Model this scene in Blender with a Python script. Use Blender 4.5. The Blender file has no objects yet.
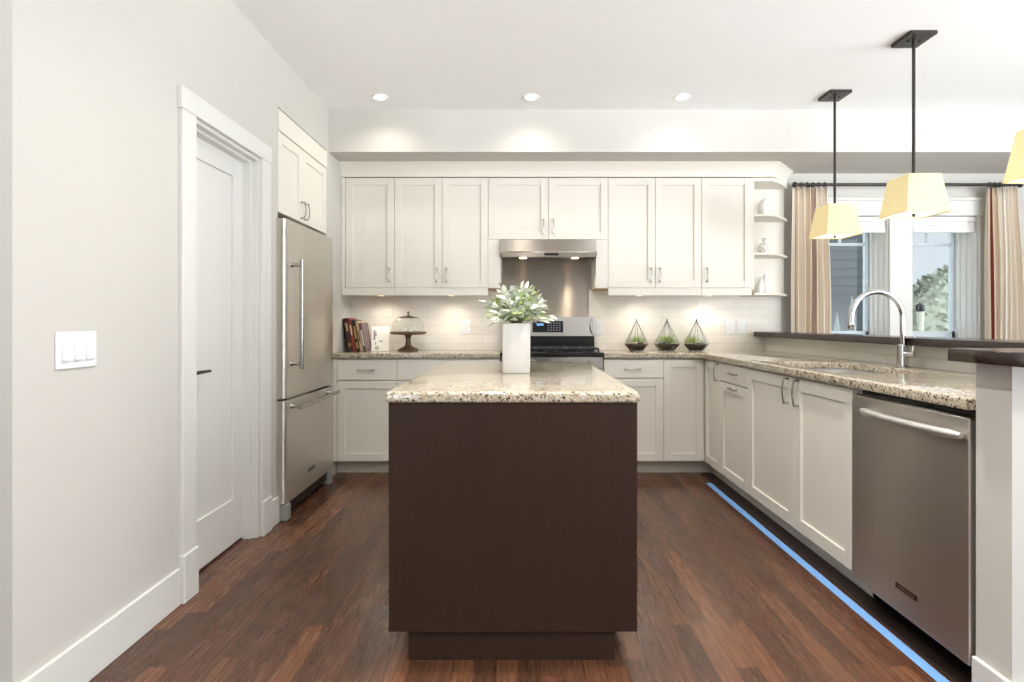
import bpy, bmesh, math, random
from mathutils import Vector, Matrix
random.seed(7)
S = bpy.context.scene
SKY_YARD, SKY_SUN = 1.5, 6.0
FILL_W = 135  # power of each added fill downlight
COL = S.collection
PI = math.pi

# ------------------------------------------------------------------ camera, world, exposure
cd = bpy.data.cameras.new('camera')
cam = bpy.data.objects.new('camera', cd); COL.objects.link(cam)
cam.location = (0, 0, 1.15); cam.rotation_euler = (PI/2, 0, 0)
cd.sensor_width = 36; cd.lens = 560/1024*36
cd.shift_x = -6/1024; cd.shift_y = -19/1024
cd.clip_start = 0.02; cd.clip_end = 200
S.camera = cam
S.view_settings.view_transform = 'Standard'
S.view_settings.look = 'None'
S.view_settings.gamma = 1
S.view_settings.use_curve_mapping = False
S.view_settings.exposure = 0.16
try:
    S.cycles.max_bounces = 14; S.cycles.diffuse_bounces = 8; S.cycles.glossy_bounces = 5
    S.cycles.transparent_max_bounces = 16; S.cycles.transmission_bounces = 8
    S.cycles.use_denoising = True
    S.cycles.sample_clamp_indirect = 6
except Exception: pass

def C(r, g=None, b=None):
    if g is None: r, g, b = r
    f = lambda c: (c/255/12.92) if c/255 <= .04045 else ((c/255+.055)/1.055)**2.4
    return (f(r), f(g), f(b), 1)

W = bpy.data.worlds.new('sky'); S.world = W; W.use_nodes = True
wn = W.node_tree.nodes; wl = W.node_tree.links
bgn = wn['Background']
wtc = wn.new('ShaderNodeTexCoord'); wsp = wn.new('ShaderNodeSeparateXYZ'); wr = wn.new('ShaderNodeValToRGB')
wl.new(wtc.outputs['Generated'], wsp.inputs[0]); 
wmr = wn.new('ShaderNodeMapRange'); wmr.inputs[1].default_value = -.5; wmr.inputs[2].default_value = 1
wl.new(wsp.outputs[2], wmr.inputs[0]); wl.new(wmr.outputs[0], wr.inputs[0])
wr.color_ramp.elements[0].color = (2.8, 2.95, 3.1, 1); wr.color_ramp.elements[0].position = .2
wr.color_ramp.elements[1].color = (.50, .58, .66, 1); wr.color_ramp.elements[1].position = .8
e = wr.color_ramp.elements.new(.36); e.color = (.5, .54, .58, 1)
wl.new(wr.outputs[0], bgn.inputs[0])
# the sun stands behind the house: the sky is far brighter on that side than over the yard seen through the windows
wm2 = wn.new('ShaderNodeMapRange'); wm2.inputs[1].default_value = .75; wm2.inputs[2].default_value = -.1
wm2.inputs[3].default_value = SKY_YARD; wm2.inputs[4].default_value = SKY_SUN
wl.new(wsp.outputs[1], wm2.inputs[0]); wl.new(wm2.outputs[0], bgn.inputs[1])

def portal(loc, rot, sx, sy):
    ld = bpy.data.lights.new('daylight_portal', 'AREA'); ld.shape = 'RECTANGLE'; ld.size = sx; ld.size_y = sy
    ld.cycles.is_portal = True
    o = bpy.data.objects.new('daylight_portal', ld); COL.objects.link(o); o.location = loc; o.rotation_euler = rot
REAR = ((-2.9, -1.9), (2.5, 5.0))                # unseen rear openings put in for daylight, x ranges
SIDE = (-1.8, 1.9)                               # unseen side opening put in for daylight, y range
for x0_, x1_ in REAR: portal(((x0_+x1_)/2, -2.7, 1.35), (PI/2, 0, 0), x1_-x0_, 2.3)
portal((5.4, (SIDE[0]+SIDE[1])/2, 1.35), (PI/2, 0, -PI/2+PI), SIDE[1]-SIDE[0], 2.3)

# ------------------------------------------------------------------ helpers: materials
def nt(m): return m.node_tree.nodes, m.node_tree.links
def mat(name, col, rough=.5, metal=0, noise=0, nscale=20, bump=0, bscale=200, spec=None, coat=0, stretch=None):
    m = bpy.data.materials.new(name); m.use_nodes = True
    n, l = nt(m); b = n['Principled BSDF']
    b.inputs['Base Color'].default_value = col; b.inputs['Roughness'].default_value = rough; b.inputs['Metallic'].default_value = metal
    if spec is not None: b.inputs['Specular IOR Level'].default_value = spec
    if coat: b.inputs['Coat Weight'].default_value = coat; b.inputs['Coat Roughness'].default_value = .08
    tc = n.new('ShaderNodeTexCoord'); mp = n.new('ShaderNodeMapping'); l.new(tc.outputs['Object'], mp.inputs[0])
    if stretch: mp.inputs['Scale'].default_value = stretch
    nz = n.new('ShaderNodeTexNoise'); nz.inputs['Scale'].default_value = nscale; nz.inputs['Detail'].default_value = 4
    l.new(mp.outputs[0], nz.inputs[0])
    mx = n.new('ShaderNodeMix'); mx.data_type = 'RGBA'; mx.blend_type = 'MULTIPLY'
    rp = n.new('ShaderNodeValToRGB'); rp.color_ramp.elements[0].position = .3; rp.color_ramp.elements[1].position = .7
    v = 1-max(noise, .01)
    rp.color_ramp.elements[0].color = (v, v, v, 1); rp.color_ramp.elements[1].color = (1, 1, 1, 1)
    l.new(nz.outputs[0], rp.inputs[0]); mx.inputs[0].default_value = 1
    mx.inputs[6].default_value = col; l.new(rp.outputs[0], mx.inputs[7]); l.new(mx.outputs[2], b.inputs['Base Color'])
    if bump:
        n2 = n.new('ShaderNodeTexNoise'); n2.inputs['Scale'].default_value = bscale; l.new(mp.outputs[0], n2.inputs[0])
        bp = n.new('ShaderNodeBump'); bp.inputs['Strength'].default_value = bump; bp.inputs['Distance'].default_value = .002
        l.new(n2.outputs[0], bp.inputs['Height']); l.new(bp.outputs[0], b.inputs['Normal'])
    return m

def emis(name, col, strength):
    m = bpy.data.materials.new(name); m.use_nodes = True
    b = nt(m)[0]['Principled BSDF']
    b.inputs['Base Color'].default_value = col; b.inputs['Emission Color'].default_value = col; b.inputs['Emission Strength'].default_value = strength
    return m

def thin_glass(name, tint=(1, 1, 1, 1), refl=1.0):
    m = bpy.data.materials.new(name); m.use_nodes = True
    n, l = nt(m); n.remove(n['Principled BSDF']); out = n['Material Output']
    t = n.new('ShaderNodeBsdfTransparent'); t.inputs[0].default_value = tint
    g = n.new('ShaderNodeBsdfGlossy'); g.inputs['Roughness'].default_value = .02
    f = n.new('ShaderNodeLayerWeight'); f.inputs[0].default_value = .5
    pw = n.new('ShaderNodeMath'); pw.operation = 'POWER'; pw.inputs[1].default_value = 4; l.new(f.outputs['Facing'], pw.inputs[0])
    ma = n.new('ShaderNodeMath'); ma.operation = 'MULTIPLY_ADD'; ma.inputs[1].default_value = .7*refl; ma.inputs[2].default_value = .045*refl; l.new(pw.outputs[0], ma.inputs[0])
    mx = n.new('ShaderNodeMixShader'); l.new(ma.outputs[0], mx.inputs[0]); l.new(t.outputs[0], mx.inputs[1]); l.new(g.outputs[0], mx.inputs[2])
    l.new(mx.outputs[0], out.inputs[0])
    return m

def granite():
    m = bpy.data.materials.new('granite'); m.use_nodes = True
    n, l = nt(m); b = n['Principled BSDF']; tc = n.new('ShaderNodeTexCoord')
    nz = n.new('ShaderNodeTexNoise'); nz.inputs['Scale'].default_value = 30; nz.inputs['Detail'].default_value = 3; l.new(tc.outputs['Object'], nz.inputs[0])
    ad = n.new('ShaderNodeMix'); ad.data_type = 'VECTOR'; ad.inputs[0].default_value = .012
    l.new(tc.outputs['Object'], ad.inputs[4]); l.new(nz.outputs['Color'], ad.inputs[5])
    v = n.new('ShaderNodeTexVoronoi'); v.inputs['Scale'].default_value = 170; l.new(ad.outputs[1], v.inputs['Vector'])
    sp = n.new('ShaderNodeSeparateColor'); l.new(v.outputs['Color'], sp.inputs[0])
    r = n.new('ShaderNodeValToRGB'); r.color_ramp.interpolation = 'CONSTANT'
    cols = [(0, C(56, 50, 45)), (.07, C(122, 112, 98)), (.17, C(166, 157, 141)), (.32, C(194, 187, 173)), (.6, C(208, 203, 191)), (.85, C(182, 177, 165))]
    r.color_ramp.elements[0].position = 0; r.color_ramp.elements[0].color = cols[0][1]
    r.color_ramp.elements[1].position = cols[1][0]; r.color_ramp.elements[1].color = cols[1][1]
    for p, c in cols[2:]:
        e = r.color_ramp.elements.new(p); e.color = c
    l.new(sp.outputs[0], r.inputs[0])
    n3 = n.new('ShaderNodeTexNoise'); n3.inputs['Scale'].default_value = 45; n3.inputs['Detail'].default_value = 5; l.new(tc.outputs['Object'], n3.inputs[0])
    r3 = n.new('ShaderNodeValToRGB'); r3.color_ramp.elements[0].position = .35; r3.color_ramp.elements[1].position = .62
    r3.color_ramp.elements[0].color = C(214, 200, 180); r3.color_ramp.elements[1].color = C(250, 244, 232)
    l.new(n3.outputs[0], r3.inputs[0])
    mx = n.new('ShaderNodeMix'); mx.data_type = 'RGBA'; mx.blend_type = 'MULTIPLY'; mx.inputs[0].default_value = .8
    l.new(r.outputs[0], mx.inputs[6]); l.new(r3.outputs[0], mx.inputs[7]); l.new(mx.outputs[2], b.inputs['Base Color'])
    b.inputs['Roughness'].default_value = .09
    return m

def floor_wood():
    m = bpy.data.materials.new('hardwood_planks'); m.use_nodes = True
    n, l = nt(m); b = n['Principled BSDF']; tc = n.new('ShaderNodeTexCoord'); sp = n.new('ShaderNodeSeparateXYZ'); l.new(tc.outputs['Object'], sp.inputs[0])
    def M(op, a, bb=None, c=None):
        x = n.new('ShaderNodeMath'); x.operation = op
        for i, v in enumerate((a, bb, c)):
            if v is None: continue
            if isinstance(v, (int, float)): x.inputs[i].default_value = v
            else: l.new(v, x.inputs[i])
        return x.outputs[0]
    wdt = .0725
    u = M('DIVIDE', sp.outputs[0], wdt); row = M('FLOOR', u); fu = M('FRACT', u)
    wn1 = n.new('ShaderNodeTexWhiteNoise'); wn1.noise_dimensions = '1D'; l.new(row, wn1.inputs['W'])
    v = M('ADD', M('DIVIDE', sp.outputs[1], .95), M('MULTIPLY', wn1.outputs[0], 7.3)); cell = M('FLOOR', v); fv = M('FRACT', v)
    cb = n.new('ShaderNodeCombineXYZ'); l.new(row, cb.inputs[0]); l.new(cell, cb.inputs[1])
    wn2 = n.new('ShaderNodeTexWhiteNoise'); wn2.noise_dimensions = '2D'; l.new(cb.outputs[0], wn2.inputs['Vector'])
    # grain stretched along the plank, offset per plank
    gx = M('ADD', M('MULTIPLY', sp.outputs[0], 85), M('MULTIPLY', wn2.outputs[0], 40)); gy = M('MULTIPLY', sp.outputs[1], 3.2)
    gc = n.new('ShaderNodeCombineXYZ'); l.new(gx, gc.inputs[0]); l.new(gy, gc.inputs[1]); l.new(M('MULTIPLY', wn2.outputs[0], 9), gc.inputs[2])
    gn = n.new('ShaderNodeTexNoise'); gn.inputs['Scale'].default_value = 1.4; gn.inputs['Detail'].default_value = 7; gn.inputs['Distortion'].default_value = 1.2
    l.new(gc.outputs[0], gn.inputs[0])
    r1 = n.new('ShaderNodeValToRGB'); l.new(wn2.outputs[0], r1.inputs[0])
    els = [(0, C(72, 47, 34)), (.3, C(82, 54, 39)), (.55, C(89, 58, 42)), (.8, C(96, 63, 44)), (1, C(109, 72, 50))]
    r1.color_ramp.elements[0].color = els[0][1]; r1.color_ramp.elements[1].color = els[-1][1]
    for p, c in els[1:-1]:
        e = r1.color_ramp.elements.new(p); e.color = c
    r2 = n.new('ShaderNodeValToRGB'); l.new(gn.outputs[0], r2.inputs[0])
    r2.color_ramp.elements[0].position = .3; r2.color_ramp.elements[0].color = (.5, .45, .41, 1)
    r2.color_ramp.elements[1].position = .72; r2.color_ramp.elements[1].color = (1.4, 1.35, 1.28, 1)
    mx = n.new('ShaderNodeMix'); mx.data_type = 'RGBA'; mx.blend_type = 'MULTIPLY'; mx.inputs[0].default_value = .65
    l.new(r1.outputs[0], mx.inputs[6]); l.new(r2.outputs[0], mx.inputs[7])
    # seams
    seam = M('MAXIMUM', M('GREATER_THAN', M('ABSOLUTE', M('SUBTRACT', fu, .5)), .482), M('GREATER_THAN', M('ABSOLUTE', M('SUBTRACT', fv, .5)), .4985))
    m2 = n.new('ShaderNodeMix'); m2.data_type = 'RGBA'; l.new(M('MULTIPLY', seam, .65), m2.inputs[0]); l.new(mx.outputs[2], m2.inputs[6]); m2.inputs[7].default_value = C(34, 20, 14)
    l.new(m2.outputs[2], b.inputs['Base Color'])
    b.inputs['Roughness'].default_value = .28
    rr = n.new('ShaderNodeMapRange'); l.new(gn.outputs[0], rr.inputs[0]); rr.inputs[3].default_value = .2; rr.inputs[4].default_value = .34; l.new(rr.outputs[0], b.inputs['Roughness'])
    bp = n.new('ShaderNodeBump'); bp.inputs['Strength'].default_value = .25; bp.inputs['Distance'].default_value = .001
    l.new(M('SUBTRACT', M('MULTIPLY', gn.outputs[0], .4), seam), bp.inputs['Height']); l.new(bp.outputs[0], b.inputs['Normal'])
    return m

def tile(axis):
    m = bpy.data.materials.new('subway_tile_'+axis); m.use_nodes = True
    n, l = nt(m); b = n['Principled BSDF']; tc = n.new('ShaderNodeTexCoord'); sp = n.new('ShaderNodeSeparateXYZ'); l.new(tc.outputs['Object'], sp.inputs[0])
    cb = n.new('ShaderNodeCombineXYZ'); l.new(sp.outputs[0 if axis == 'x' else 1], cb.inputs[0]); l.new(sp.outputs[2], cb.inputs[1])
    br = n.new('ShaderNodeTexBrick'); l.new(cb.outputs[0], br.inputs['Vector'])
    br.inputs['Scale'].default_value = 1; br.inputs['Brick Width'].default_value = .30; br.inputs['Row Height'].default_value = .0745
    br.inputs['Mortar Size'].default_value = .0018; br.inputs['Mortar Smooth'].default_value = .2
    br.inputs['Color1'].default_value = C(228, 223, 213); br.inputs['Color2'].default_value = C(221, 215, 204); br.inputs['Mortar'].default_value = C(204, 197, 185)
    l.new(br.outputs['Color'], b.inputs['Base Color']); b.inputs['Roughness'].default_value = .18
    nz = n.new('ShaderNodeTexNoise'); nz.inputs['Scale'].default_value = 14; l.new(tc.outputs['Object'], nz.inputs[0])
    su = n.new('ShaderNodeMath'); su.operation = 'SUBTRACT'; mu = n.new('ShaderNodeMath'); mu.operation = 'MULTIPLY'; mu.inputs[1].default_value = .35
    l.new(nz.outputs[0], mu.inputs[0]); l.new(mu.outputs[0], su.inputs[0]); l.new(br.outputs['Fac'], su.inputs[1])
    bp = n.new('ShaderNodeBump'); bp.inputs['Strength'].default_value = .35; bp.inputs['Distance'].default_value = .002
    l.new(su.outputs[0], bp.inputs['Height']); l.new(bp.outputs[0], b.inputs['Normal'])
    return m

def curtain_mat():
    m = bpy.data.materials.new('striped_curtain'); m.use_nodes = True
    n, l = nt(m); b = n['Principled BSDF']; tc = n.new('ShaderNodeTexCoord'); sp = n.new('ShaderNodeSeparateXYZ'); l.new(tc.outputs['UV'], sp.inputs[0])
    r = n.new('ShaderNodeValToRGB'); r.color_ramp.interpolation = 'CONSTANT'; l.new(sp.outputs[0], r.inputs[0])
    cr, tn, rd = C(232, 224, 210), C(216, 200, 178), C(132, 50, 52)
    seq = [(0, tn), (.06, cr), (.09, rd), (.125, tn), (.27, cr), (.40, C(222, 216, 206)), (.47, tn), (.55, cr), (.68, C(196, 156, 138)), (.69, tn), (.78, cr), (.9, tn)]
    r.color_ramp.elements[0].color = seq[0][1]; r.color_ramp.elements[1].position = seq[1][0]; r.color_ramp.elements[1].color = seq[1][1]
    for p, c in seq[2:]:
        e = r.color_ramp.elements.new(p); e.color = c
    l.new(r.outputs[0], b.inputs['Base Color']); b.inputs['Roughness'].default_value = .85
    return m

def brushed(m, rough):
    n, l = nt(m); b = n['Principled BSDF']; tg = n.new('ShaderNodeTangent'); tg.direction_type = 'RADIAL'; tg.axis = 'Z'
    l.new(tg.outputs[0], b.inputs['Tangent']); b.inputs['Anisotropic'].default_value = 1; b.inputs['Anisotropic Rotation'].default_value = .25; b.inputs['Roughness'].default_value = rough
M_ = {}
M_['wall'] = mat('wall_paint', C(196, 193, 186), .7, noise=.015, nscale=3, bump=.05, bscale=400)
M_['ceil'] = mat('ceiling_paint', C(246, 246, 245), .9, noise=.01, nscale=3)
M_['trim'] = mat('white_trim', C(214, 213, 208), .4, noise=.01)
M_['cab'] = mat('cabinet_paint', C(224, 219, 208), .42, noise=.015, nscale=6)
M_['cabin'] = mat('cabinet_ply', C(196, 164, 122), .6, noise=.15, nscale=8, stretch=(1, 12, 12))
M_['floor'] = floor_wood()
M_['steel'] = mat('brushed_steel', C(186, 183, 178), .27, 1, noise=.06, nscale=4, bump=.04, bscale=300, stretch=(60, 1, 60))
M_['steelv'] = mat('brushed_steel_panel', C(222, 217, 210), .25, 1, noise=.08, nscale=5, bump=.05, bscale=300, stretch=(1, 1, .02))
brushed(M_['steelv'], .34)
M_['steelp'] = mat('brushed_steel_sheet', C(205, 198, 188), .2, 1, noise=.04)
brushed(M_['steelp'], .42)
M_['chrome'] = mat('chrome', C(205, 205, 205), .09, 1)
M_['nickel'] = mat('satin_nickel', C(176, 172, 166), .25, 1)
M_['black'] = mat('black_enamel', C(18, 18, 19), .25)
M_['blackm'] = mat('black_iron', C(26, 26, 27), .6, bump=.1)
M_['bronze'] = mat('dark_bronze', C(52, 47, 45), .4, .4)
M_['espresso'] = mat('espresso_veneer', C(52, 35, 27), .5, spec=.2, noise=.22, nscale=3.5, stretch=(16, 16, .7))
M_['barwood'] = mat('dark_bar_wood', C(50, 34, 26), .22, noise=.3, nscale=4, stretch=(5, .6, 5))
M_['granite'] = granite()
M_['tilex'] = tile('x'); M_['tiley'] = tile('y')
M_['glass'] = thin_glass('clear_glass', (.97, .985, .98, 1), 1)
M_['wglass'] = thin_glass('window_glass', (.93, .95, .95, 1), .5)
M_['plastic'] = mat('white_plastic', C(226, 227, 229), .35)
M_['shade'] = None
M_['vasec'] = mat('vase_ceramic', C(206, 204, 201), .4, noise=.02)
M_['ceramic'] = mat('white_ceramic', C(232, 230, 226), .3, noise=.01)
M_['sage'] = mat('sage_leaf', C(196, 206, 192), .75, noise=.25, nscale=30)
M_['pale'] = mat('pale_leaf', C(228, 232, 218), .75, noise=.15, nscale=30)
M_['green'] = mat('green_leaf', C(176, 194, 124), .6, noise=.3, nscale=30)
M_['stem'] = mat('green_stem', C(130, 140, 90), .7)
M_['cakewood'] = mat('brown_cake_stand', C(98, 74, 58), .4, noise=.3, nscale=10)
M_['soil'] = mat('dark_soil', C(70, 58, 44), .9, noise=.5, nscale=80, bump=.6, bscale=150)
M_['pebble'] = mat('pale_pebble', C(206, 190, 166), .7, noise=.3, nscale=30)
M_['tape'] = mat('blue_painter_tape', C(120, 170, 226), .6, noise=.06, nscale=40)
M_['shadestrip'] = mat('shaded_floor_strip', C(48, 34, 27), .55, noise=.4, nscale=12)  # brown flooring, darkened by the toe-kick shade put into its colour
M_['blind'] = mat('white_blind_fabric', C(232, 230, 226), .8, noise=.03)
M_['curtain'] = curtain_mat()

# shade: a lit fabric lamp shade (glows)
m = bpy.data.materials.new('lit_lamp_shade'); m.use_nodes = True
n, l = nt(m); b = n['Principled BSDF']; b.inputs['Base Color'].default_value = C(212, 197, 150); b.inputs['Roughness'].default_value = .9
tc = n.new('ShaderNodeTexCoord'); wv = n.new('ShaderNodeTexNoise'); wv.inputs['Scale'].default_value = 6; l.new(tc.outputs['Object'], wv.inputs[0])
rp = n.new('ShaderNodeValToRGB'); rp.color_ramp.elements[0].color = C(255, 230, 166); rp.color_ramp.elements[1].color = C(255, 238, 184); l.new(wv.outputs[0], rp.inputs[0])
l.new(rp.outputs[0], b.inputs['Emission Color']); b.inputs['Emission Strength'].default_value = .31
M_['shade'] = m
M_['diffuser'] = emis('lit_diffuser', C(255, 248, 222), .9)
M_['lamp'] = emis('lit_lamp', C(255, 246, 230), 6)
M_['puck'] = emis('lit_puck', C(255, 226, 180), 5)

# ------------------------------------------------------------------ helpers: geometry
def NB(): return bmesh.new()
def box(bm, x0, x1, y0, y1, z0, z1, bev=0, seg=1):
    if x0 > x1: x0, x1 = x1, x0
    if y0 > y1: y0, y1 = y1, y0
    if z0 > z1: z0, z1 = z1, z0
    vs = [bm.verts.new((x, y, z)) for x in (x0, x1) for y in (y0, y1) for z in (z0, z1)]
    q = [(0, 1, 3, 2), (4, 6, 7, 5), (0, 4, 5, 1), (2, 3, 7, 6), (0, 2, 6, 4), (1, 5, 7, 3)]
    fs = [bm.faces.new([vs[i] for i in f]) for f in q]
    if bev:
        es = list({e for f in fs for e in f.edges})
        bmesh.ops.bevel(bm, geom=es, offset=bev, segments=seg, affect='EDGES', profile=.5)
    return bm
def tube(bm, pts, r, seg=10, caps=True, squash=None):
    pts = [Vector(p) for p in pts]; n = len(pts); rings = []
    rs = r if isinstance(r, (list, tuple)) else [r]*n
    t0 = (pts[1]-pts[0]).normalized()
    up = Vector((0, 0, 1)) if abs(t0.z) < .9 else Vector((1, 0, 0))
    a = t0.cross(up).normalized()
    for i, p in enumerate(pts):
        t = ((pts[i]-pts[i-1]).normalized() if i else Vector()) + ((pts[i+1]-pts[i]).normalized() if i < n-1 else Vector())
        t.normalize(); a = (a - t*a.dot(t)).normalized(); b_ = t.cross(a)
        rings.append([bm.verts.new(p + (a*math.cos(2*PI*k/seg) + b_*math.sin(2*PI*k/seg))*rs[i]) for k in range(seg)])
    for i in range(n-1):
        for k in range(seg):
            bm.faces.new((rings[i][k], rings[i][(k+1) % seg], rings[i+1][(k+1) % seg], rings[i+1][k]))
    if caps:
        bm.faces.new(rings[0][::-1]); bm.faces.new(rings[-1])
    return bm
def lathe(bm, prof, cx=0, cy=0, cz=0, seg=24, cap0=True, cap1=True):
    rings = [[bm.verts.new((cx+r*math.cos(2*PI*k/seg), cy+r*math.sin(2*PI*k/seg), cz+z)) for k in range(seg)] for r, z in prof]
    for i in range(len(prof)-1):
        for k in range(seg):
            bm.faces.new((rings[i][k], rings[i][(k+1) % seg], rings[i+1][(k+1) % seg], rings[i+1][k]))
    if cap0: bm.faces.new(rings[0][::-1])
    if cap1: bm.faces.new(rings[-1])
    return bm
def prism(bm, poly, z0, z1, axis='z'):
    def P(a, b, c): return (a, b, c) if axis == 'z' else ((c, a, b) if axis == 'x' else (a, c, b))
    lo = [bm.verts.new(P(a, b, z0)) for a, b in poly]; hi = [bm.verts.new(P(a, b, z1)) for a, b in poly]
    bm.faces.new(lo[::-1]); bm.faces.new(hi)
    for i in range(len(poly)):
        j = (i+1) % len(poly); bm.faces.new((lo[i], lo[j], hi[j], hi[i]))
    return bm
def sphere(bm, c, r, sc=(1, 1, 1), seg=12):
    ret = bmesh.ops.create_uvsphere(bm, u_segments=seg, v_segments=max(6, seg//2+2), radius=r)
    for v in ret['verts']: v.co = Vector((v.co.x*sc[0], v.co.y*sc[1], v.co.z*sc[2])) + Vector(c)
    return ret['verts']
def rootloc(o):
    v = Vector(o.location)
    while o.parent: o = o.parent; v += o.location
    return v
def obj(name, bm, mt, parent=None, world=True, smooth=False, label=None, origin=None):
    bmesh.ops.recalc_face_normals(bm, faces=bm.faces)
    me = bpy.data.meshes.new(name)
    if parent is None:
        if origin is None:
            xs = [v.co.x for v in bm.verts]; ys = [v.co.y for v in bm.verts]; zs = [v.co.z for v in bm.verts]
            origin = Vector(((min(xs)+max(xs))/2, (min(ys)+max(ys))/2, min(zs)))
        off = Vector(origin)
    else: off = rootloc(parent) if world else Vector()
    if off.length: bmesh.ops.translate(bm, verts=bm.verts, vec=-off)
    bm.to_mesh(me); bm.free()
    me.materials.append(M_[mt] if isinstance(mt, str) else mt)
    if smooth:
        for p in me.polygons: p.use_smooth = True
        try: me.set_sharp_from_angle(angle=math.radians(38))
        except Exception: pass
    o = bpy.data.objects.new(name, me); COL.objects.link(o)
    if parent is None: o.location = off
    else: o.parent = parent
    if label: o['label'] = label
    return o
def tag(o, label, cat, group=None):
    o['label'] = label; o['category'] = cat
    if group: o['group'] = group
    return o
def thing(name, label, cat, loc=(0, 0, 0), group=None, rot=(0, 0, 0)):
    o = bpy.data.objects.new(name, None); COL.objects.link(o); o.location = loc; o.rotation_euler = rot; o.empty_display_size = .05
    return tag(o, label, cat, group)
def struct(name, bm=None, mt=None, label=None, cat=None, loc=(0, 0, 0), **kw):
    if bm is None:
        o = bpy.data.objects.new(name, None); COL.objects.link(o); o.location = loc; o.empty_display_size = .05
    else: o = obj(name, bm, mt, origin=loc, **kw)
    o['kind'] = 'structure'
    if label: o['label'] = label
    if cat: o['category'] = cat
    return o
def dup(root, loc, label=None, group=None):
    r = root.copy(); COL.objects.link(r); r.location = loc
    if label: r['label'] = label
    if group: r['group'] = group
    for ch in list(root.children):
        c = ch.copy(); COL.objects.link(c); c.parent = r
        for g in list(ch.children):
            d = g.copy(); COL.objects.link(d); d.parent = c
    return r
def slab(name, outlines, z0, z1, mt, bev=.004, res=2):
    """flat slab from 2-D outlines (first outer, rest holes) with eased edges, returned as one mesh object"""
    cu = bpy.data.curves.new(name, 'CURVE'); cu.dimensions = '2D'; cu.fill_mode = 'BOTH'
    h = (z1-z0)/2; cu.extrude = h-bev; cu.bevel_depth = bev; cu.bevel_resolution = res; cu.offset = -bev
    for ol in outlines:
        sp = cu.splines.new('POLY'); sp.points.add(len(ol)-1); sp.use_cyclic_u = True
        for p, (x, y) in zip(sp.points, ol): p.co = (x, y, 0, 1)
    t = bpy.data.objects.new('tmp', cu); COL.objects.link(t)
    dg = bpy.context.evaluated_depsgraph_get(); dg.update()
    me = bpy.data.meshes.new_from_object(t.evaluated_get(dg))
    bpy.data.objects.remove(t); bpy.data.curves.remove(cu)
    bm = NB(); bm.from_mesh(me); bpy.data.meshes.remove(me)
    bmesh.ops.remove_doubles(bm, verts=bm.verts, dist=1e-5)
    bmesh.ops.translate(bm, verts=bm.verts, vec=(0, 0, (z0+z1)/2))
    return bm
def rrect(x0, x1, y0, y1, r, n=6):
    pts = []
    for cx, cy, a0 in ((x1-r, y1-r, 0), (x0+r, y1-r, PI/2), (x0+r, y0+r, PI), (x1-r, y0+r, 3*PI/2)):
        for k in range(n+1):
            a = a0+PI/2*k/n; pts.append((cx+r*math.cos(a), cy+r*math.sin(a)))
    return pts

# faces: map (u, d, z) - along, outward, up - to the world
def face(kind, p):
    if kind == 'back': return lambda u, d, z: (u, p-d, z)
    if kind == 'right': return lambda u, d, z: (p-d, u, z)
    return lambda u, d, z: (p+d, u, z)      # left wall
def fbox(bm, F, u0, u1, d0, d1, z0, z1, bev=0):
    a = F(u0, d0, z0); b_ = F(u1, d1, z1)
    return box(bm, a[0], b_[0], a[1], b_[1], a[2], b_[2], bev)
def shaker(F, u0, u1, z0, z1, rail=.057, t=.02, gap=.0015):
    if u0 > u1: u0, u1 = u1, u0
    u0 += gap; u1 -= gap; z0 += gap; z1 -= gap
    bm = NB()
    fbox(bm, F, u0, u0+rail, -t, 0, z0, z1, .0015); fbox(bm, F, u1-rail, u1, -t, 0, z0, z1, .0015)
    fbox(bm, F, u0+rail, u1-rail, -t, -.0004, z0, z0+rail, .0012); fbox(bm, F, u0+rail, u1-rail, -t, -.0004, z1-rail, z1, .0012)
    fbox(bm, F, u0+rail-.004, u1-rail+.004, -t, -.011, z0+rail-.004, z1-rail+.004)
    return bm
def flatfront(F, u0, u1, z0, z1, t=.02, gap=.0015):
    bm = NB(); a, b_ = min(u0, u1)+gap, max(u0, u1)-gap
    fbox(bm, F, a, b_, -t, 0, z0+gap, z1-gap, .002); return bm
def pull(F, u, z, ln, vertical=True):
    """arched cabinet pull with two turned feet"""
    bm = NB(); h = ln/2; pts = []; rs = []
    def P(s, d): return F(u, d, z+s) if vertical else F(u+s, d, z)
    for s in (-h, h): tube(bm, [P(s, 0), P(s, .005), P(s, .012), P(s, .022)], [.0075, .0065, .0045, .0055], 8)
    for k in range(11):
        t = -1+2*k/10; pts.append(P(t*h*1.06, .022+.010*(1-t*t))); rs.append(.0042+.002*abs(t)**3)
    tube(bm, pts, rs, 8)
    return bm

# ------------------------------------------------------------------ dimensions
XL = -1.385                    # face of the left wall
YB = 4.69                      # face of the back wall
ZC = 2.70                      # ceiling
YF = 4.19                      # back-run cabinet fronts
XR = 1.395                     # right-run cabinet fronts
YU = 4.39                      # upper cabinet fronts
XT = 2.08                      # tiled face of the peninsula wall
CT = .916; CB = .880           # countertop
DT = .107; DH = .869           # base fronts: bottom and top

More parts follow.
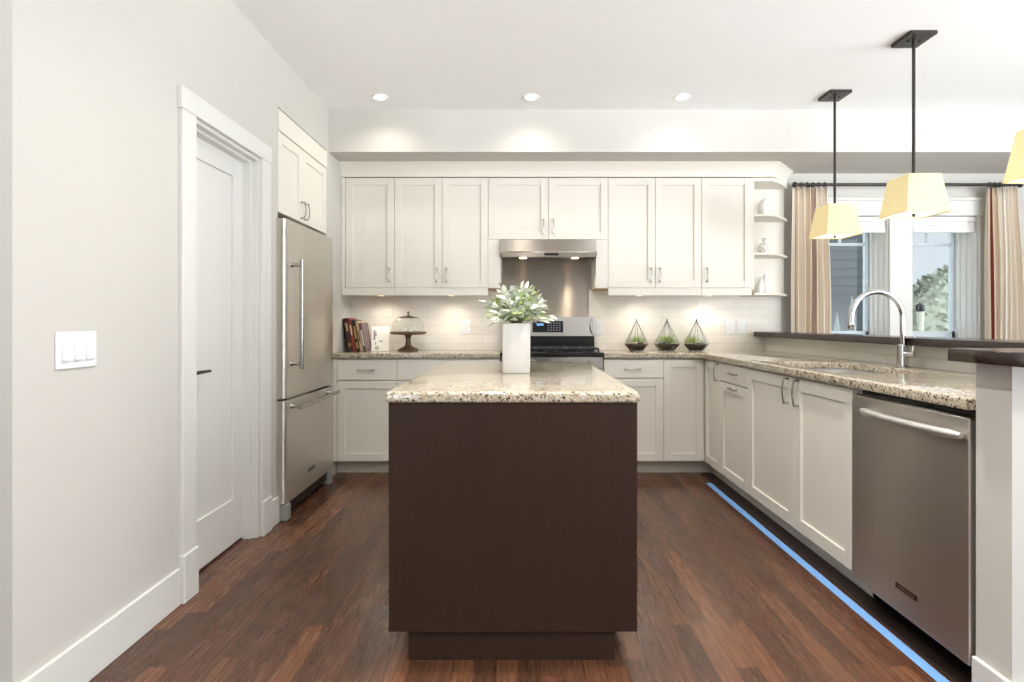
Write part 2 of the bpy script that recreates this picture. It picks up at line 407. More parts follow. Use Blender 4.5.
# ------------------------------------------------------------------ shell
bm = NB(); box(bm, -3.2, 5.4, -2.6, 4.95, -.12, 0)
struct('floor', bm, 'floor', 'dark brown hardwood plank floor', 'floor')
bm = NB(); box(bm, -3.2, 5.4, -2.6, 4.95, ZC, ZC+.12)
struct('ceiling', bm, 'ceil', 'flat white painted ceiling', 'ceiling')
bm = NB()
DY0, DY1, DZ = 2.381, 2.998, 2.024        # door opening
NY0, NY1, NZ = 3.226, 4.05, 2.393         # fridge niche
box(bm, XL-.15, XL, 1.534, DY0, 0, ZC); box(bm, XL-.15, XL, DY0, DY1, DZ, ZC); box(bm, XL-.15, XL, DY1, NY0, 0, ZC)
box(bm, XL-.15, XL, NY0, NY1, NZ, ZC); box(bm, XL-.15, XL, NY1, 4.95, 0, ZC)
box(bm, -2.25, XL-.15, NY0-.08, NY0, 0, NZ+.08); box(bm, -2.25, XL-.15, NY1, NY1+.08, 0, NZ+.08); box(bm, -2.33, -2.25, NY0-.08, NY1+.08, 0, NZ+.08); box(bm, -2.25, XL-.15, NY0, NY1, NZ, NZ+.08)
struct('wall_left', bm, 'wall', 'pale greige painted wall on the left with a door opening and fridge niche', 'wall')
bm = NB()
for x0, x1 in ((-3.2, REAR[0][0]), (REAR[0][1], REAR[1][0]), (REAR[1][1], 5.4)): box(bm, x0, x1, -2.72, -2.6, 0, ZC)
for x0, x1 in REAR: box(bm, x0, x1, -2.72, -2.6, 0, .2); box(bm, x0, x1, -2.72, -2.6, 2.5, ZC)
struct('wall_front', bm, 'wall', 'painted wall behind the viewer with two openings put in for daylight', 'wall')
bm = NB(); box(bm, 5.4, 5.52, -2.72, SIDE[0], 0, ZC); box(bm, 5.4, 5.52, SIDE[1], 4.95, 0, ZC); box(bm, 5.4, 5.52, *SIDE, 0, .2); box(bm, 5.4, 5.52, *SIDE, 2.5, ZC)
struct('wall_dining', bm, 'wall', 'painted dining side wall with an opening put in for daylight', 'wall')
bm = NB(); box(bm, -3.32, -3.2, -2.72, 4.95, 0, ZC)
struct('wall_hall', bm, 'wall', 'painted hall wall', 'wall')
W1 = (2.52, 3.10); W2 = (3.29, 3.85); WZ0, WZ1 = .92, 2.037
bm = NB()
for x0, x1 in ((XL, W1[0]), (W1[1], W2[0]), (W2[1], 5.4)): box(bm, x0, x1, YB, 4.95, 0, ZC)
for x0, x1 in (W1, W2): box(bm, x0, x1, YB, 4.95, 0, WZ0); box(bm, x0, x1, YB, 4.95, WZ1, ZC)
wall_back = struct('wall_back', bm, 'wall', 'pale painted back wall with two windows', 'wall')
bm = NB(); box(bm, XL, XT+.12, YB-.008, YB, CT, 1.42)
obj('tile_backsplash', bm, 'tilex', wall_back, label='glossy cream subway tile backsplash')
bm = NB(); box(bm, XL, 5.4, 4.094, YB, 2.393, ZC)
struct('trim_1', bm, 'wall', 'boxed ceiling soffit over the upper cabinets', 'soffit')
# peninsula wall and its return end, L-shaped
bm = NB(); prism(bm, [(XR, 1.581), (XT+.12, 1.581), (XT+.12, YB), (XT, YB), (XT, 1.706), (XR, 1.706)], 0, 1.03)
wp = struct('wall_right', bm, 'wall', 'low wall carrying the raised bar behind the sink', 'wall')
bm = NB(); box(bm, XT-.008, XT, 1.706, YB-.008, CT, 1.029)
obj('tile_backsplash', bm, 'tiley', wp, label='glossy cream subway tile below the bar top')
bm = NB(); box(bm, XR-.015, XT+.12, 1.566, 1.581, 0, .135, .003); box(bm, XR-.015, XR, 1.581, 1.706, 0, .135, .003)
struct('baseboard_right', bm, 'trim', 'white baseboard wrapping the end of the low wall', 'baseboard')
bm = NB(); box(bm, XL, XL+.015, 1.534, DY0-.105, 0, .15, .003); box(bm, XL-.15, XL+.015, 1.519, 1.534, 0, .15, .003); box(bm, XL, XL+.015, DY1+.105, NY0, 0, .15, .003)
struct('baseboard_left', bm, 'trim', 'tall white baseboard along the left wall', 'baseboard')

# door with casing
d1 = struct('door_1', label='white one-panel pantry door in a wide white casing', cat='door', loc=(XL-.1, 2.73, 0))
bm = NB(); cw = .10
box(bm, XL, XL+.02, DY0-cw, DY0, .2005, DZ, .002); box(bm, XL, XL+.02, DY1, DY1+cw, .1905, DZ, .002); box(bm, XL, XL+.022, DY0-cw-.008, DY1+cw+.008, DZ, DZ+.09, .002)
obj('casing', bm, 'trim', d1)
bm = NB(); box(bm, XL+.0003, XL+.03, DY0-cw-.004, DY0, 0, .20, .004); obj('plinth_block', bm, 'trim', d1)
bm = NB(); box(bm, XL+.0003, XL+.026, DY1-.001, DY1+cw+.004, 0, .19, .004); obj('plinth_block', bm, 'trim', d1)
bm = NB()
box(bm, XL-.15, XL, DY0, DY0+.016, 0, DZ); box(bm, XL-.15, XL, DY1-.016, DY1, 0, DZ); box(bm, XL-.15, XL, DY0+.016, DY1-.016, DZ-.016, DZ)
box(bm, XL-.078, XL-.035, DY0+.016, DY0+.028, 0, DZ-.016); box(bm, XL-.078, XL-.035, DY1-.028, DY1-.016, 0, DZ-.016); box(bm, XL-.078, XL-.035, DY0+.028, DY1-.028, DZ-.028, DZ-.016)
obj('jamb', bm, 'trim', d1)
Fd = face('left', XL-.078)
bm = NB(); u0, u1 = DY0+.018, DY1-.018; z0, z1 = .012, DZ-.019; st = .10
fbox(bm, Fd, u0, u0+st, -.038, 0, z0, z1, .001); fbox(bm, Fd, u1-st, u1, -.038, 0, z0, z1, .001)
fbox(bm, Fd, u0+st, u1-st, -.038, -.0003, z0, .238); fbox(bm, Fd, u0+st, u1-st, -.038, -.0003, 1.90, z1)
fbox(bm, Fd, u0+st, u1-st, -.03, -.012, .236, 1.902)
slabo = obj('door_panel', bm, 'trim', d1)
bm = NB(); hy, hz = 2.452, .925
tube(bm, [Fd(hy, 0, hz), Fd(hy, .010, hz)], .026, 16); tube(bm, [Fd(hy, .01, hz), Fd(hy, .05, hz)], .009, 10)
tube(bm, [Fd(hy-.008, .05, hz), Fd(hy+.05, .052, hz+.001), Fd(hy+.12, .05, hz)], [.0095, .008, .0065], 10)
obj('lever_handle', bm, 'bronze', d1, smooth=True, label='dark metal lever handle')
# windows
def window(nm, x0, x1, label):
    r = struct(nm, label=label, cat='window', loc=((x0+x1)/2, 4.85, WZ0))
    bm = NB()
    for a, b_, s in ((x0, .03, 1), (x1, .03, -1)):
        box(bm, a, a+s*.012, YB, 4.95, WZ0, WZ1)
        box(bm, a+s*.012, a+s*.022, YB+.04, 4.95, WZ0, WZ1); box(bm, a+s*.022, a+s*.034, YB+.09, 4.95, WZ0, WZ1); box(bm, a+s*.034, a+s*.046, YB+.14, 4.95, WZ0, WZ1)
    box(bm, x0, x1, YB+.14, 4.95, WZ0, WZ0+.03); box(bm, x0, x1, YB+.14, 4.95, WZ1-.03, WZ1)
    obj('window_frame', bm, 'trim', r)
    bm = NB(); a, b_ = x0+.048, x1-.048; y0, y1 = 4.875, 4.915; sw = .028
    for zz0, zz1 in ((WZ0+.031, WZ1-.031),):
        box(bm, a, a+sw, y0, y1, zz0, zz1, .003); box(bm, b_-sw, b_, y0, y1, zz0, zz1, .003)
        box(bm, a, b_, y0, y1, zz0, zz0+.12, .003); box(bm, a, b_, y0, y1, zz1-sw, zz1, .003)
    box(bm, a+sw, b_-sw, y0+.01, y1-.01, 1.815, 1.84); xm = (a+b_)/2
    box(bm, xm-.009, xm+.009, y0+.01, y1-.01, 1.84, WZ1-.06)
    obj('sash', bm, mat('sash_paint', C(196, 206, 212), .5), r)
    bm = NB(); box(bm, a+sw, b_-sw, 4.893, 4.897, WZ0+.15, WZ1-.06); obj('pane', bm, 'wglass', r)
    bm = NB(); box(bm, x0+.012, x1-.012, YB-.03, YB+.13, WZ0+.001, WZ0+.021, .003); obj('window_sill', bm, 'trim', r)
    return r
window('window_1', *W1, 'narrow window beside the striped curtain, showing dark grey outside')
window('window_2', *W2, 'narrow window with pale sky and rounded hedge outside')
bm = NB(); yt0 = YB-.022
box(bm, W1[0]-.09, W1[0], yt0, YB, .80, WZ1, .002); box(bm, W1[1], W2[0], yt0, YB, .80, WZ1, .002); box(bm, W2[1], W2[1]+.09, yt0, YB, .80, WZ1, .002)
box(bm, W1[0]-.1, W2[1]+.1, yt0-.004, YB, WZ1, WZ1+.125, .002); box(bm, W1[0]-.12, W2[1]+.12, yt0-.018, YB, WZ1+.125, WZ1+.15, .003)
box(bm, W1[0]-.09, W2[1]+.09, yt0, YB, .80, .89, .002)
struct('trim_2', bm, 'trim', 'white flat casing around both windows', 'window casing')
# roman blinds drawn up
def blind(x0, x1, label):
    r = thing('roman_blind', label, 'blind', ((x0+x1)/2, YB+.05, 1.93), 'roman blinds in the windows')
    bm = NB(); box(bm, x0+.014, x1-.014, YB+.005, YB+.055, 1.995, 2.034, .004); obj('headrail', bm, 'blind', r)
    bm = NB()
    for k in range(4):
        box(bm, x0+.018, x1-.018, YB+.002+.004*k, YB+.03+.004*k, 1.90+.03*k, 1.93+.03*k-.001, .006, 2)
    obj('folds', bm, 'blind', r)
    bm = NB(); tube(bm, [(x0+.024, YB-.002, 1.99), (x0+.024, YB-.002, 1.60)], .0018, 6); tube(bm, [(x0+.024, YB-.002, 1.60), (x0+.024, YB-.002, 1.565)], [.003, .006], 8)
    obj('cord', bm, 'plastic', r)
blind(*W1, 'white raised blind in the window next to the shelf end')
blind(*W2, 'white raised blind above the pale hedge view')

# crown moulding over the uppers
bm = NB()
prof = [(.0, 2.2845), (.012, 2.2845), (.012, 2.335), (.018, 2.341), (.024, 2.353), (.044, 2.376), (.056, 2.384), (.056, 2.3925), (.0, 2.3925)]
path = [Vector((XL+.002, YU-.002)), Vector((2.0, YU-.002)), Vector((2.225, 4.65))]
offs = []
nrm = [Vector(((b_-a).y, -(b_-a).x)).normalized() for a, b_ in zip(path, path[1:])]
for k in range(3):
    if k == 0: offs.append(nrm[0])
    elif k == 2: offs.append(nrm[1])
    else:
        mm = (nrm[0]+nrm[1]).normalized(); offs.append(mm/mm.dot(nrm[0]))
rings = [[bm.verts.new((p.x+o.x*d_, p.y+o.y*d_, z)) for d_, z in prof] for p, o in zip(path, offs)]
for a, b_ in zip(rings, rings[1:]):
    for k in range(len(prof)): bm.faces.new((a[k], a[(k+1) % len(prof)], b_[(k+1) % len(prof)], b_[k]))
bm.faces.new(rings[0]); bm.faces.new(rings[-1][::-1])
struct('trim_3', bm, 'cab', 'white crown moulding along the top of the upper cabinets', 'crown moulding')

# ------------------------------------------------------------------ refrigerator and the cabinet over it
fx = -1.33
fr = thing('refrigerator', 'stainless steel bottom-freezer refrigerator in the left wall niche', 'refrigerator', (-1.72, 3.63, 0))
bm = NB(); box(bm, -2.12, fx-.075, 3.24, 4.025, .05, 1.745, .004); box(bm, -2.1, fx-.12, 3.26, 4.0, .03, .05); obj('body', bm, mat('fridge_side', C(70, 70, 72), .5), fr)
def steel_front(x0, x1, y0, y1, z0, z1, r=.03):
    bm = NB(); pts = [(x0, y0), (x0, y1)]
    for k in range(7): a = PI/2*k/6; pts.append((x1-r*.4+r*.4*math.sin(a), y1-r*.4+r*.4*math.cos(a)))
    for k in range(7): a = PI/2*k/6; pts.append((x1-r+r*math.cos(a), y0+r-r*math.sin(a)))
    return prism(bm, pts, z0, z1)
dr = obj('door', steel_front(fx-.075, fx, 3.207, 4.03, .708, 1.745), 'steelv', fr, smooth=True)
dz = obj('freezer_drawer', steel_front(fx-.075, fx, 3.207, 4.03, .105, .694), 'steelv', fr, smooth=True)
Ff = face('left', fx)
bm = NB(); hx = .06
tube(bm, [Ff(3.29, hx, .875), Ff(3.29, hx, 1.515)], .0135, 14)
for z in (.905, 1.485): tube(bm, [Ff(3.29, 0, z), Ff(3.29, .012, z), Ff(3.29, hx, z)], [.017, .011, .011], 12)
obj('handle', bm, 'nickel', dr, smooth=True)
bm = NB(); tube(bm, [Ff(3.25, hx, .655), Ff(3.96, hx, .655)], .0135, 14)
for y in (3.29, 3.92): tube(bm, [Ff(y, 0, .655), Ff(y, .012, .655), Ff(y, hx, .655)], [.017, .011, .011], 12)
obj('handle', bm, 'nickel', dz, smooth=True)
bm = NB(); fbox(bm, Ff, 3.55, 3.665, 0, .003, .195, .222, .001)
bd = obj('badge', bm, mat('badge_grey', C(150, 148, 144), .3, .9), dz)
bm = NB(); box(bm, fx-.06, fx+.004, 3.215, 3.275, 0, .1, .008); obj('foot', bm, mat('grey_foot', C(140, 142, 138), .5), fr)
bm = NB(); box(bm, fx-.06, fx+.004, 3.95, 4.01, 0, .1, .008); obj('foot', bm, mat('grey_foot', C(140, 142, 138), .5), fr)
bm = NB(); box(bm, fx-.09, fx-.02, 3.275, 3.95, .035, .095); obj('base_grille', bm, 'black', fr)
fcab = thing('wall_cabinet', 'white two-door cabinet built in over the refrigerator', 'cabinet', (-1.7, 3.64, 1.775))
bm = NB(); box(bm, -2.24, XL-.021, NY0+.004, NY1-.004, 1.79, NZ-.003); obj('carcass', bm, 'cab', fcab)
Fl = face('left', XL+.002)
bm = NB(); fbox(bm, Fl, NY0+.003, NY1-.003, -.022, .004, 2.26, NZ-.012, .001); obj('frieze', bm, 'cab', fcab)
yc = 3.60
for a, b_, hy in ((NY0+.004, yc, yc-.03), (yc, NY1-.004, yc+.03)):
    dd = obj('door', shaker(Fl, a, b_, 1.786, 2.257, .06), 'cab', fcab)
    obj('handle', pull(Fl, hy, 1.862, .10), 'nickel', dd, smooth=True)

# ------------------------------------------------------------------ base cabinets
FB = face('back', YF); FR = face('right', XR)
def base_back(name, label, x0, x1, z1=CB):
    r = thing(name, label, 'cabinet', ((x0+x1)/2, YF+.25, 0), 'white base cabinets')
    bm = NB(); box(bm, x0+.001, x1-.001, YF+.0205, YB-.012, DT, z1-.0005); obj('carcass', bm, 'cab', r)
    bm = NB(); box(bm, x0, x1, YF+.095, YF+.11, 0, DT-.001); obj('toe_kick', bm, 'cab', r)
    return r
bA = base_back('base_cabinet', 'white base cabinet beside the refrigerator, drawer over one door', XL+.002, -.906)
bm = NB(); fbox(bm, FB, XL+.002, -1.356, -.02, 0, DT, DH); obj('filler', bm, 'cab', bA)
d = obj('drawer', flatfront(FB, -1.355, -.906, .714, DH), 'cab', bA); obj('handle', pull(FB, -1.135, .792, .115, False), 'nickel', d, smooth=True)
d = obj('door', shaker(FB, -1.355, -.906, DT, .709), 'cab', bA); obj('handle', pull(FB, -.935, .60, .10), 'nickel', d, smooth=True)
bB = base_back('base_cabinet', 'white base cabinet between the range and the fridge-side drawer cabinet, partly behind the island', -.906, -.132)
d = obj('drawer', flatfront(FB, -.906, -.132, .714, DH), 'cab', bB); obj('handle', pull(FB, -.52, .792, .115, False), 'nickel', d, smooth=True)
for a, b_, h in ((-.906, -.519, -.55), (-.519, -.132, -.49)):
    d = obj('door', shaker(FB, a, b_, DT, .709), 'cab', bB); obj('handle', pull(FB, h, .62, .10), 'nickel', d, smooth=True)
bC = base_back('base_cabinet', 'white drawer-and-door base cabinet directly right of the range', .642, 1.091)
d = obj('drawer', flatfront(FB, .642, 1.091, .731, DH), 'cab', bC); obj('handle', pull(FB, .855, .798, .115, False), 'nickel', d, smooth=True)
d = obj('door', shaker(FB, .642, 1.091, DT, .725), 'cab', bC); obj('handle', pull(FB, .675, .62, .10), 'nickel', d, smooth=True)
# corner cabinet
bD = thing('corner_cabinet', 'white corner base cabinet with a door on each side of the inside corner', 'cabinet', (1.6, 4.2, 0), 'white base cabinets')
bm = NB(); prism(bm, [(1.092, YF+.0205), (XR+.0205, YF+.0205), (XR+.0205, 3.868), (XT-.012, 3.868), (XT-.012, YB-.012), (1.092, YB-.012)], DT, CB-.0005); obj('carcass', bm, 'cab', bD)
bm = NB(); prism(bm, [(1.091, YF+.095), (XR+.08, YF+.095), (XR+.08, 3.867), (XR+.095, 3.867), (XR+.095, YF+.11), (1.091, YF+.11)], 0, DT-.001); obj('toe_kick', bm, 'cab', bD)
obj('door', shaker(FB, 1.091, XR-.003, DT, DH), 'cab', bD)
d = obj('door', shaker(FR, 3.867, YF-.003, DT, DH), 'cab', bD); obj('handle', pull(FR, 3.90, .80, .115), 'nickel', d, smooth=True)
def base_right(name, label, y0, y1, open_top=False):
    r = thing(name, label, 'cabinet', (XR+.3, (y0+y1)/2, 0), 'white base cabinets')
    bm = NB(); x0, x1 = XR+.0205, XT-.012
    if open_top:
        box(bm, x0, x1, y0+.001, y0+.019, DT, CB-.0005); box(bm, x0, x1, y1-.019, y1-.001, DT, CB-.0005); box(bm, x0, x1, y0+.019, y1-.019, DT, DT+.018); box(bm, x1-.01, x1, y0+.019, y1-.019, DT+.018, CB-.0005)
        box(bm, x0, x0+.018, y0+.019, y1-.019, DT+.018, .14); box(bm, x0, x0+.014, y0+.019, y1-.019, .85, CB-.0005)
    else: box(bm, x0, x1, y0+.001, y1-.001, DT, CB-.0005)
    obj('carcass', bm, 'cab', r)
    bm = NB(); box(bm, XR+.08, XR+.095, y0, y1, 0, DT-.001); obj('toe_kick', bm, 'cab', r)
    return r
bE = base_right('base_cabinet', 'narrow white base cabinet with a small drawer above a pull-out, between corner and sink cabinet', 3.402, 3.866)
d = obj('drawer', flatfront(FR, 3.402, 3.866, .748, DH), 'cab', bE); obj('handle', pull(FR, 3.62, .812, .10, False), 'nickel', d, smooth=True)
d = obj('pull_out', shaker(FR, 3.402, 3.866, DT, .742), 'cab', bE); obj('handle', pull(FR, 3.62, .714, .10, False), 'nickel', d, smooth=True)
bF = base_right('sink_cabinet', 'wide white two-door base cabinet under the sink', 2.332, 3.40, True)
ym = 2.83
for a, b_, h in ((2.332, ym, ym-.045), (ym, 3.40, ym+.06)):
    d = obj('door', shaker(FR, a, b_, DT, DH, .062), 'cab', bF); obj('handle', pull(FR, h, .795, .125), 'nickel', d, smooth=True)

# ------------------------------------------------------------------ countertops
bm = slab('c', [[(XL+.001, YF-.02), (-.134, YF-.02), (-.134, YB-.009), (XL+.001, YB-.009)]], CB, CT, 'granite', .005)
tag(obj('countertop', bm, 'granite', smooth=True), 'speckled granite countertop between refrigerator and range', 'countertop', 'granite countertops')
xe, ye, rc = XR-.025, YF-.02, .10
ol = [(.644, ye)]
for k in range(9):
    a = PI/2*k/8; ol.append((xe-rc+rc*math.sin(a), ye-rc+rc*math.cos(a)))
ol += [(xe, 1.708), (XT-.009, 1.708), (XT-.009, YB-.009), (.644, YB-.009)]
SX0, SX1, SY0, SY1 = 1.455, 1.90, 2.55, 3.28
hole = rrect(SX0, SX1, SY0, SY1, .13)
bm = slab('c', [ol, hole], CB, CT, 'granite', .005)
tag(obj('countertop', bm, 'granite', smooth=True), 'speckled granite L-shaped countertop holding the sink and terrariums', 'countertop', 'granite countertops')
# sink
sk = thing('sink', 'stainless undermount sink set in the granite counter', 'sink', ((SX0+SX1)/2, (SY0+SY1)/2, .70))
bm = NB(); loops = []
for (off, r, z) in ((.012, .13, CB-.001), (-.002, .12, CB-.002), (-.008, .11, .75), (-.04, .08, .705)):
    pts = rrect(SX0-off, SX1+off, SY0-off, SY1+off, max(r, .03))
    loops.append([bm.verts.new((x, y, z)) for x, y in pts])
for i in range(len(loops)-1):
    for k in range(len(loops[0])):
        j = (k+1) % len(loops[0]); bm.faces.new((loops[i][k], loops[i][j], loops[i+1][j], loops[i+1][k]))
bm.faces.new(loops[-1]); obj('bowl', bm, mat('sink_steel', C(214, 212, 208), .3, .8), sk, smooth=True)
bm = NB(); lathe(bm, [(.045, 0), (.045, .004), (.03, .004), (.025, .001)], (SX0+SX1)/2, (SY0+SY1)/2, .7055, 20); obj('drain', bm, 'chrome', sk, smooth=True)
# faucet
fxx, fy = 1.965, 2.86
fa = thing('faucet', 'tall polished gooseneck kitchen faucet behind the sink', 'faucet', (fxx, fy, CT))
bm = NB(); lathe(bm, [(.032, 0), (.032, .006), (.027, .010), (.0265, .03), (.0255, .10), (.0255, .115), (.018, .122)], fxx, fy, CT, 20); obj('body', bm, 'chrome', fa, smooth=True)
R_ = .132; zc = 1.172; pts = [(fxx, fy, CT+.11), (fxx, fy, 1.0), (fxx, fy, 1.1)]
for k in range(17):
    a = PI*k/16; pts.append((fxx-R_+R_*math.cos(a), fy, zc+R_*math.sin(a)))
bm = NB(); tube(bm, pts, .0132, 14); obj('spout', bm, 'chrome', fa, smooth=True)
xs_ = fxx-2*R_; bm = NB(); tube(bm, [(xs_, fy, zc+.002), (xs_-.001, fy, zc-.02), (xs_-.004, fy, zc-.055), (xs_-.005, fy, zc-.06)], [.0135, .0155, .0165, .013], 14); obj('spray_head', bm, 'chrome', fa, smooth=True)
bm = NB(); tube(bm, [(fxx, fy-.018, CT+.07), (fxx+.012, fy-.05, CT+.072), (fxx+.016, fy-.062, CT+.073)], [.016, .016, .012], 14)
tube(bm, [(fxx+.012, fy-.048, CT+.075), (fxx+.018, fy-.055, CT+.12), (fxx+.022, fy-.06, CT+.165)], [.007, .006, .005], 10)
obj('lever', bm, 'chrome', fa, smooth=True)

# ------------------------------------------------------------------ dishwasher
dw = thing('dishwasher', 'stainless steel dishwasher with an arched bar handle at the end of the counter', 'dishwasher', (XR+.3, 2.02, 0))
bm = NB(); box(bm, XR+.03, XT-.03, 1.722, 2.318, .105, .874); box(bm, XR+.12, XT-.05, 1.73, 2.31, 0, .105); obj('body', bm, 'black', dw)
dxf = XR-.012
bm = NB(); box(bm, dxf, XR+.03, 1.716, 2.322, .094, .853, .004, 2); ddoor = obj('door', bm, 'steelv', dw)
FD = face('right', dxf); bm = NB(); pts = []; rs = []
for k in range(15):
    t = -1+2*k/14; pts.append(FD(1.985+t*.25, .010+.030*(1-abs(t)**2.5), .797)); rs.append(.016 if abs(t) < .99 else .010)
tube(bm, pts, rs, 12); obj('handle', bm, mat('bright_satin_steel', C(214, 212, 208), .4, .9), ddoor, smooth=True)
bm = NB(); fbox(bm, FD, 1.94, 2.05, 0, .002, .18, .2, .0008); bdg = obj('badge', bm, 'black', ddoor)
bm = NB(); fbox(bm, FD, 1.95, 2.04, .002, .003, .186, .194); obj('badge_plate', bm, M_['nickel'], bdg)
bm = NB(); box(bm, XR+.075, XR+.09, 1.722, 2.318, .012, .094); obj('toe_plate', bm, mat('matte_black', C(16, 15, 15), .9, spec=.03), dw)

# bar top
bm = slab('b', [[(1.32, 1.466), (2.222, 1.466), (2.222, YB-.010), (1.97, YB-.010), (1.97, 1.72), (1.32, 1.72)]], 1.0305, 1.07, 'barwood', .003)
tag(obj('bar_top', bm, 'barwood'), 'dark wood L-shaped raised bar top on the low wall', 'bar top')

# ------------------------------------------------------------------ island
isl = thing('kitchen_island', 'dark espresso wood kitchen island on a recessed plinth', 'kitchen island', (-.018, 2.59, 0))
bm = NB(); box(bm, -.436, .402, 1.886, 3.28, .106, .8785, .0015); obj('body', bm, 'espresso', isl)
bm = NB(); box(bm, -.373, .33, 1.905, 3.20, 0, .1055); obj('plinth', bm, 'espresso', isl)
bm = slab('i', [rrect(-.4445, .4085, 1.873, 3.294, .01, 4)], .8787, CT, 'granite', .011, 4)
tag(obj('countertop', bm, 'granite', smooth=True), 'speckled granite slab on top of the dark island', 'countertop', 'granite countertops')

# ------------------------------------------------------------------ range, hood, steel panel
rx0, rx1 = -.127, .636; rc_ = (rx0+rx1)/2
rg = thing('range', 'stainless steel gas range with black cooktop and grates', 'range', (rc_, 4.4, 0))
bm = NB(); box(bm, rx0, rx1, YF-.01, 4.66, .09, .905); box(bm, rx0+.02, rx1-.02, YF+.06, 4.64, 0, .09); obj('body', bm, 'steel', rg)
bm = NB(); box(bm, rx0-.004, rx1+.004, YF-.03, 4.61, .893, .922, .004); obj('cooktop', bm, 'black', rg)
for i in range(3):
    bm = NB(); gx0 = rx0+.03+i*.236; gx1 = gx0+.228
    for y in (4.20, 4.38, 4.56): tube(bm, [(gx0, y, .948), (gx1, y, .948)], .007, 6)
    for x in (gx0, (gx0+gx1)/2, gx1): tube(bm, [(x, 4.20, .948), (x, 4.56, .948)], .007, 6)
    for x in (gx0, gx1):
        for y in (4.20, 4.56): tube(bm, [(x, y, .9225), (x, y, .95)], .007, 6)
    obj('grate', bm, 'blackm', rg)
for bx_ in (rx0+.15, rc_, rx1-.15):
    for by in (4.28, 4.48):
        bm = NB(); lathe(bm, [(.045, 0), (.045, .008), (.03, .012), (.028, .018)], bx_, by, .9225, 16); obj('burner', bm, 'blackm', rg, smooth=True)
bm = NB(); prism(bm, [(4.612, 1.03), (4.606, 1.035), (4.622, 1.19), (4.668, 1.19), (4.668, 1.03)], rx0+.004, rx1-.004, axis='x'); bgd = obj('backguard', bm, 'steel', rg)
bm = NB(); box(bm, rx0+.004, rx1-.004, 4.63, 4.668, .922, 1.03); obj('vent_panel', bm, 'black', rg)
bm = NB(); prism(bm, [(4.604, 1.066), (4.614, 1.158), (4.62, 1.158), (4.61, 1.066)], rc_-.135, rc_+.118, axis='x'); obj('display', bm, mat('display_glass', C(22, 24, 32), .1), bgd)
bm = NB()
for i in range(4):
    for j in range(5):
        z = 1.08+.019*i; y = 4.6035+(z-1.066)*.109
        box(bm, rc_-.01+j*.023, rc_+.002+j*.023, y-.0008, y+.002, z, z+.006)
obj('button', bm, mat('button_grey', C(150, 152, 160), .5), bgd)
bm = NB(); box(bm, rc_-.10, rc_-.045, 4.6085, 4.612, 1.12, 1.138); obj('clock', bm, emis('clock_digits', C(120, 170, 230), .4), bgd)
for s, x in ((1, rx0+.012), (-1, rx1-.012)):
    bm = NB(); tube(bm, [(x+s*.004, 4.606, 1.04), (x-s*.004+s*.028, 4.598, 1.075), (x+s*.030, 4.600, 1.11), (x-s*.004+s*.028, 4.606, 1.15), (x+s*.004, 4.614, 1.185)], .005, 8); obj('end_trim', bm, 'chrome', bgd, smooth=True)
FG = face('back', YF-.01)
bm = NB(); fbox(bm, FG, rx0+.002, rx1-.002, 0, .012, .80, .892, .004); cp = obj('control_panel', bm, 'steel', rg)
for i in range(5):
    x = rx0+.09+i*.146; bm = NB(); tube(bm, [FG(x, .012, .845), FG(x, .02, .845), FG(x, .045, .845)], [.026, .022, .019], 16); obj('knob', bm, 'nickel', cp, smooth=True)
bm = NB(); fbox(bm, FG, rx0+.004, rx1-.004, 0, .03, .29, .79, .006); od = obj('oven_door', bm, 'steel', rg)
bm = NB(); fbox(bm, FG, rx0+.12, rx1-.12, .03, .032, .38, .66); obj('oven_window', bm, 'black', od)
bm = NB(); tube(bm, [FG(rx0+.06, .075, .74), FG(rx1-.06, .075, .74)], .012, 12)
for x in (rx0+.09, rx1-.09): tube(bm, [FG(x, .03, .74), FG(x, .075, .74)], .009, 8)
obj('oven_handle', bm, 'nickel', od, smooth=True)
bm = NB(); fbox(bm, FG, rx0+.004, rx1-.004, 0, .025, .1, .28, .006); obj('drawer', bm, 'steel', rg)

hd = thing('range_hood', 'stainless steel under-cabinet range hood with two lights', 'range hood', (.235, 4.5, 1.654))
hx0, hx1, hy = -.136, .61, 4.345
bm = NB(); prof = [(hy, 1.655), (hy, 1.69), (hy+.012, 1.70), (hy+.03, 1.794), (YB-.002, 1.794), (YB-.002, 1.655), (YB-.01, 1.655), (YB-.01, 1.775), (hy+.055, 1.775), (hy+.03, 1.70), (hy+.02, 1.655)]
prism(bm, prof, hx0, hx1, axis='x')
for x0, x1 in ((hx0, hx0+.008), (hx1-.008, hx1)): prism(bm, [(hy, 1.655), (hy, 1.69), (hy+.03, 1.793), (YB-.003, 1.793), (YB-.003, 1.655)], x0, x1, axis='x')
obj('canopy', bm, 'steelp', hd)
for i in range(2):
    bm = NB(); a = hx0+.03+i*.345
    for k in range(13): 
        x = a+k*.0265
        prism(bm, [(hy+.03, 1.656), (YB-.03, 1.664), (YB-.03, 1.675), (hy+.03, 1.668)], x, x+.015, axis='x')
    box(bm, a-.006, a+.34, hy+.025, YB-.02, 1.684, 1.688)
    obj('baffle_filter', bm, 'steel', hd)
bm = NB(); box(bm, rc_-.05, rc_+.06, hy-.0015, hy+.004, 1.666, 1.684); obj('control_strip', bm, 'black', hd)
for x in (.04, .448):
    bm = NB(); lathe(bm, [(.03, 0), (.03, .006)], x, hy+.055, 1.649, 16); obj('lamp', bm, 'puck', hd)
bm = NB(); box(bm, rx0+.005, .61-.02, YB-.014, YB-.0085, 1.19, 1.66); tag(obj('steel_backsplash_panel', bm, 'steelp'), 'brushed stainless sheet on the wall between range and hood', 'backsplash panel')

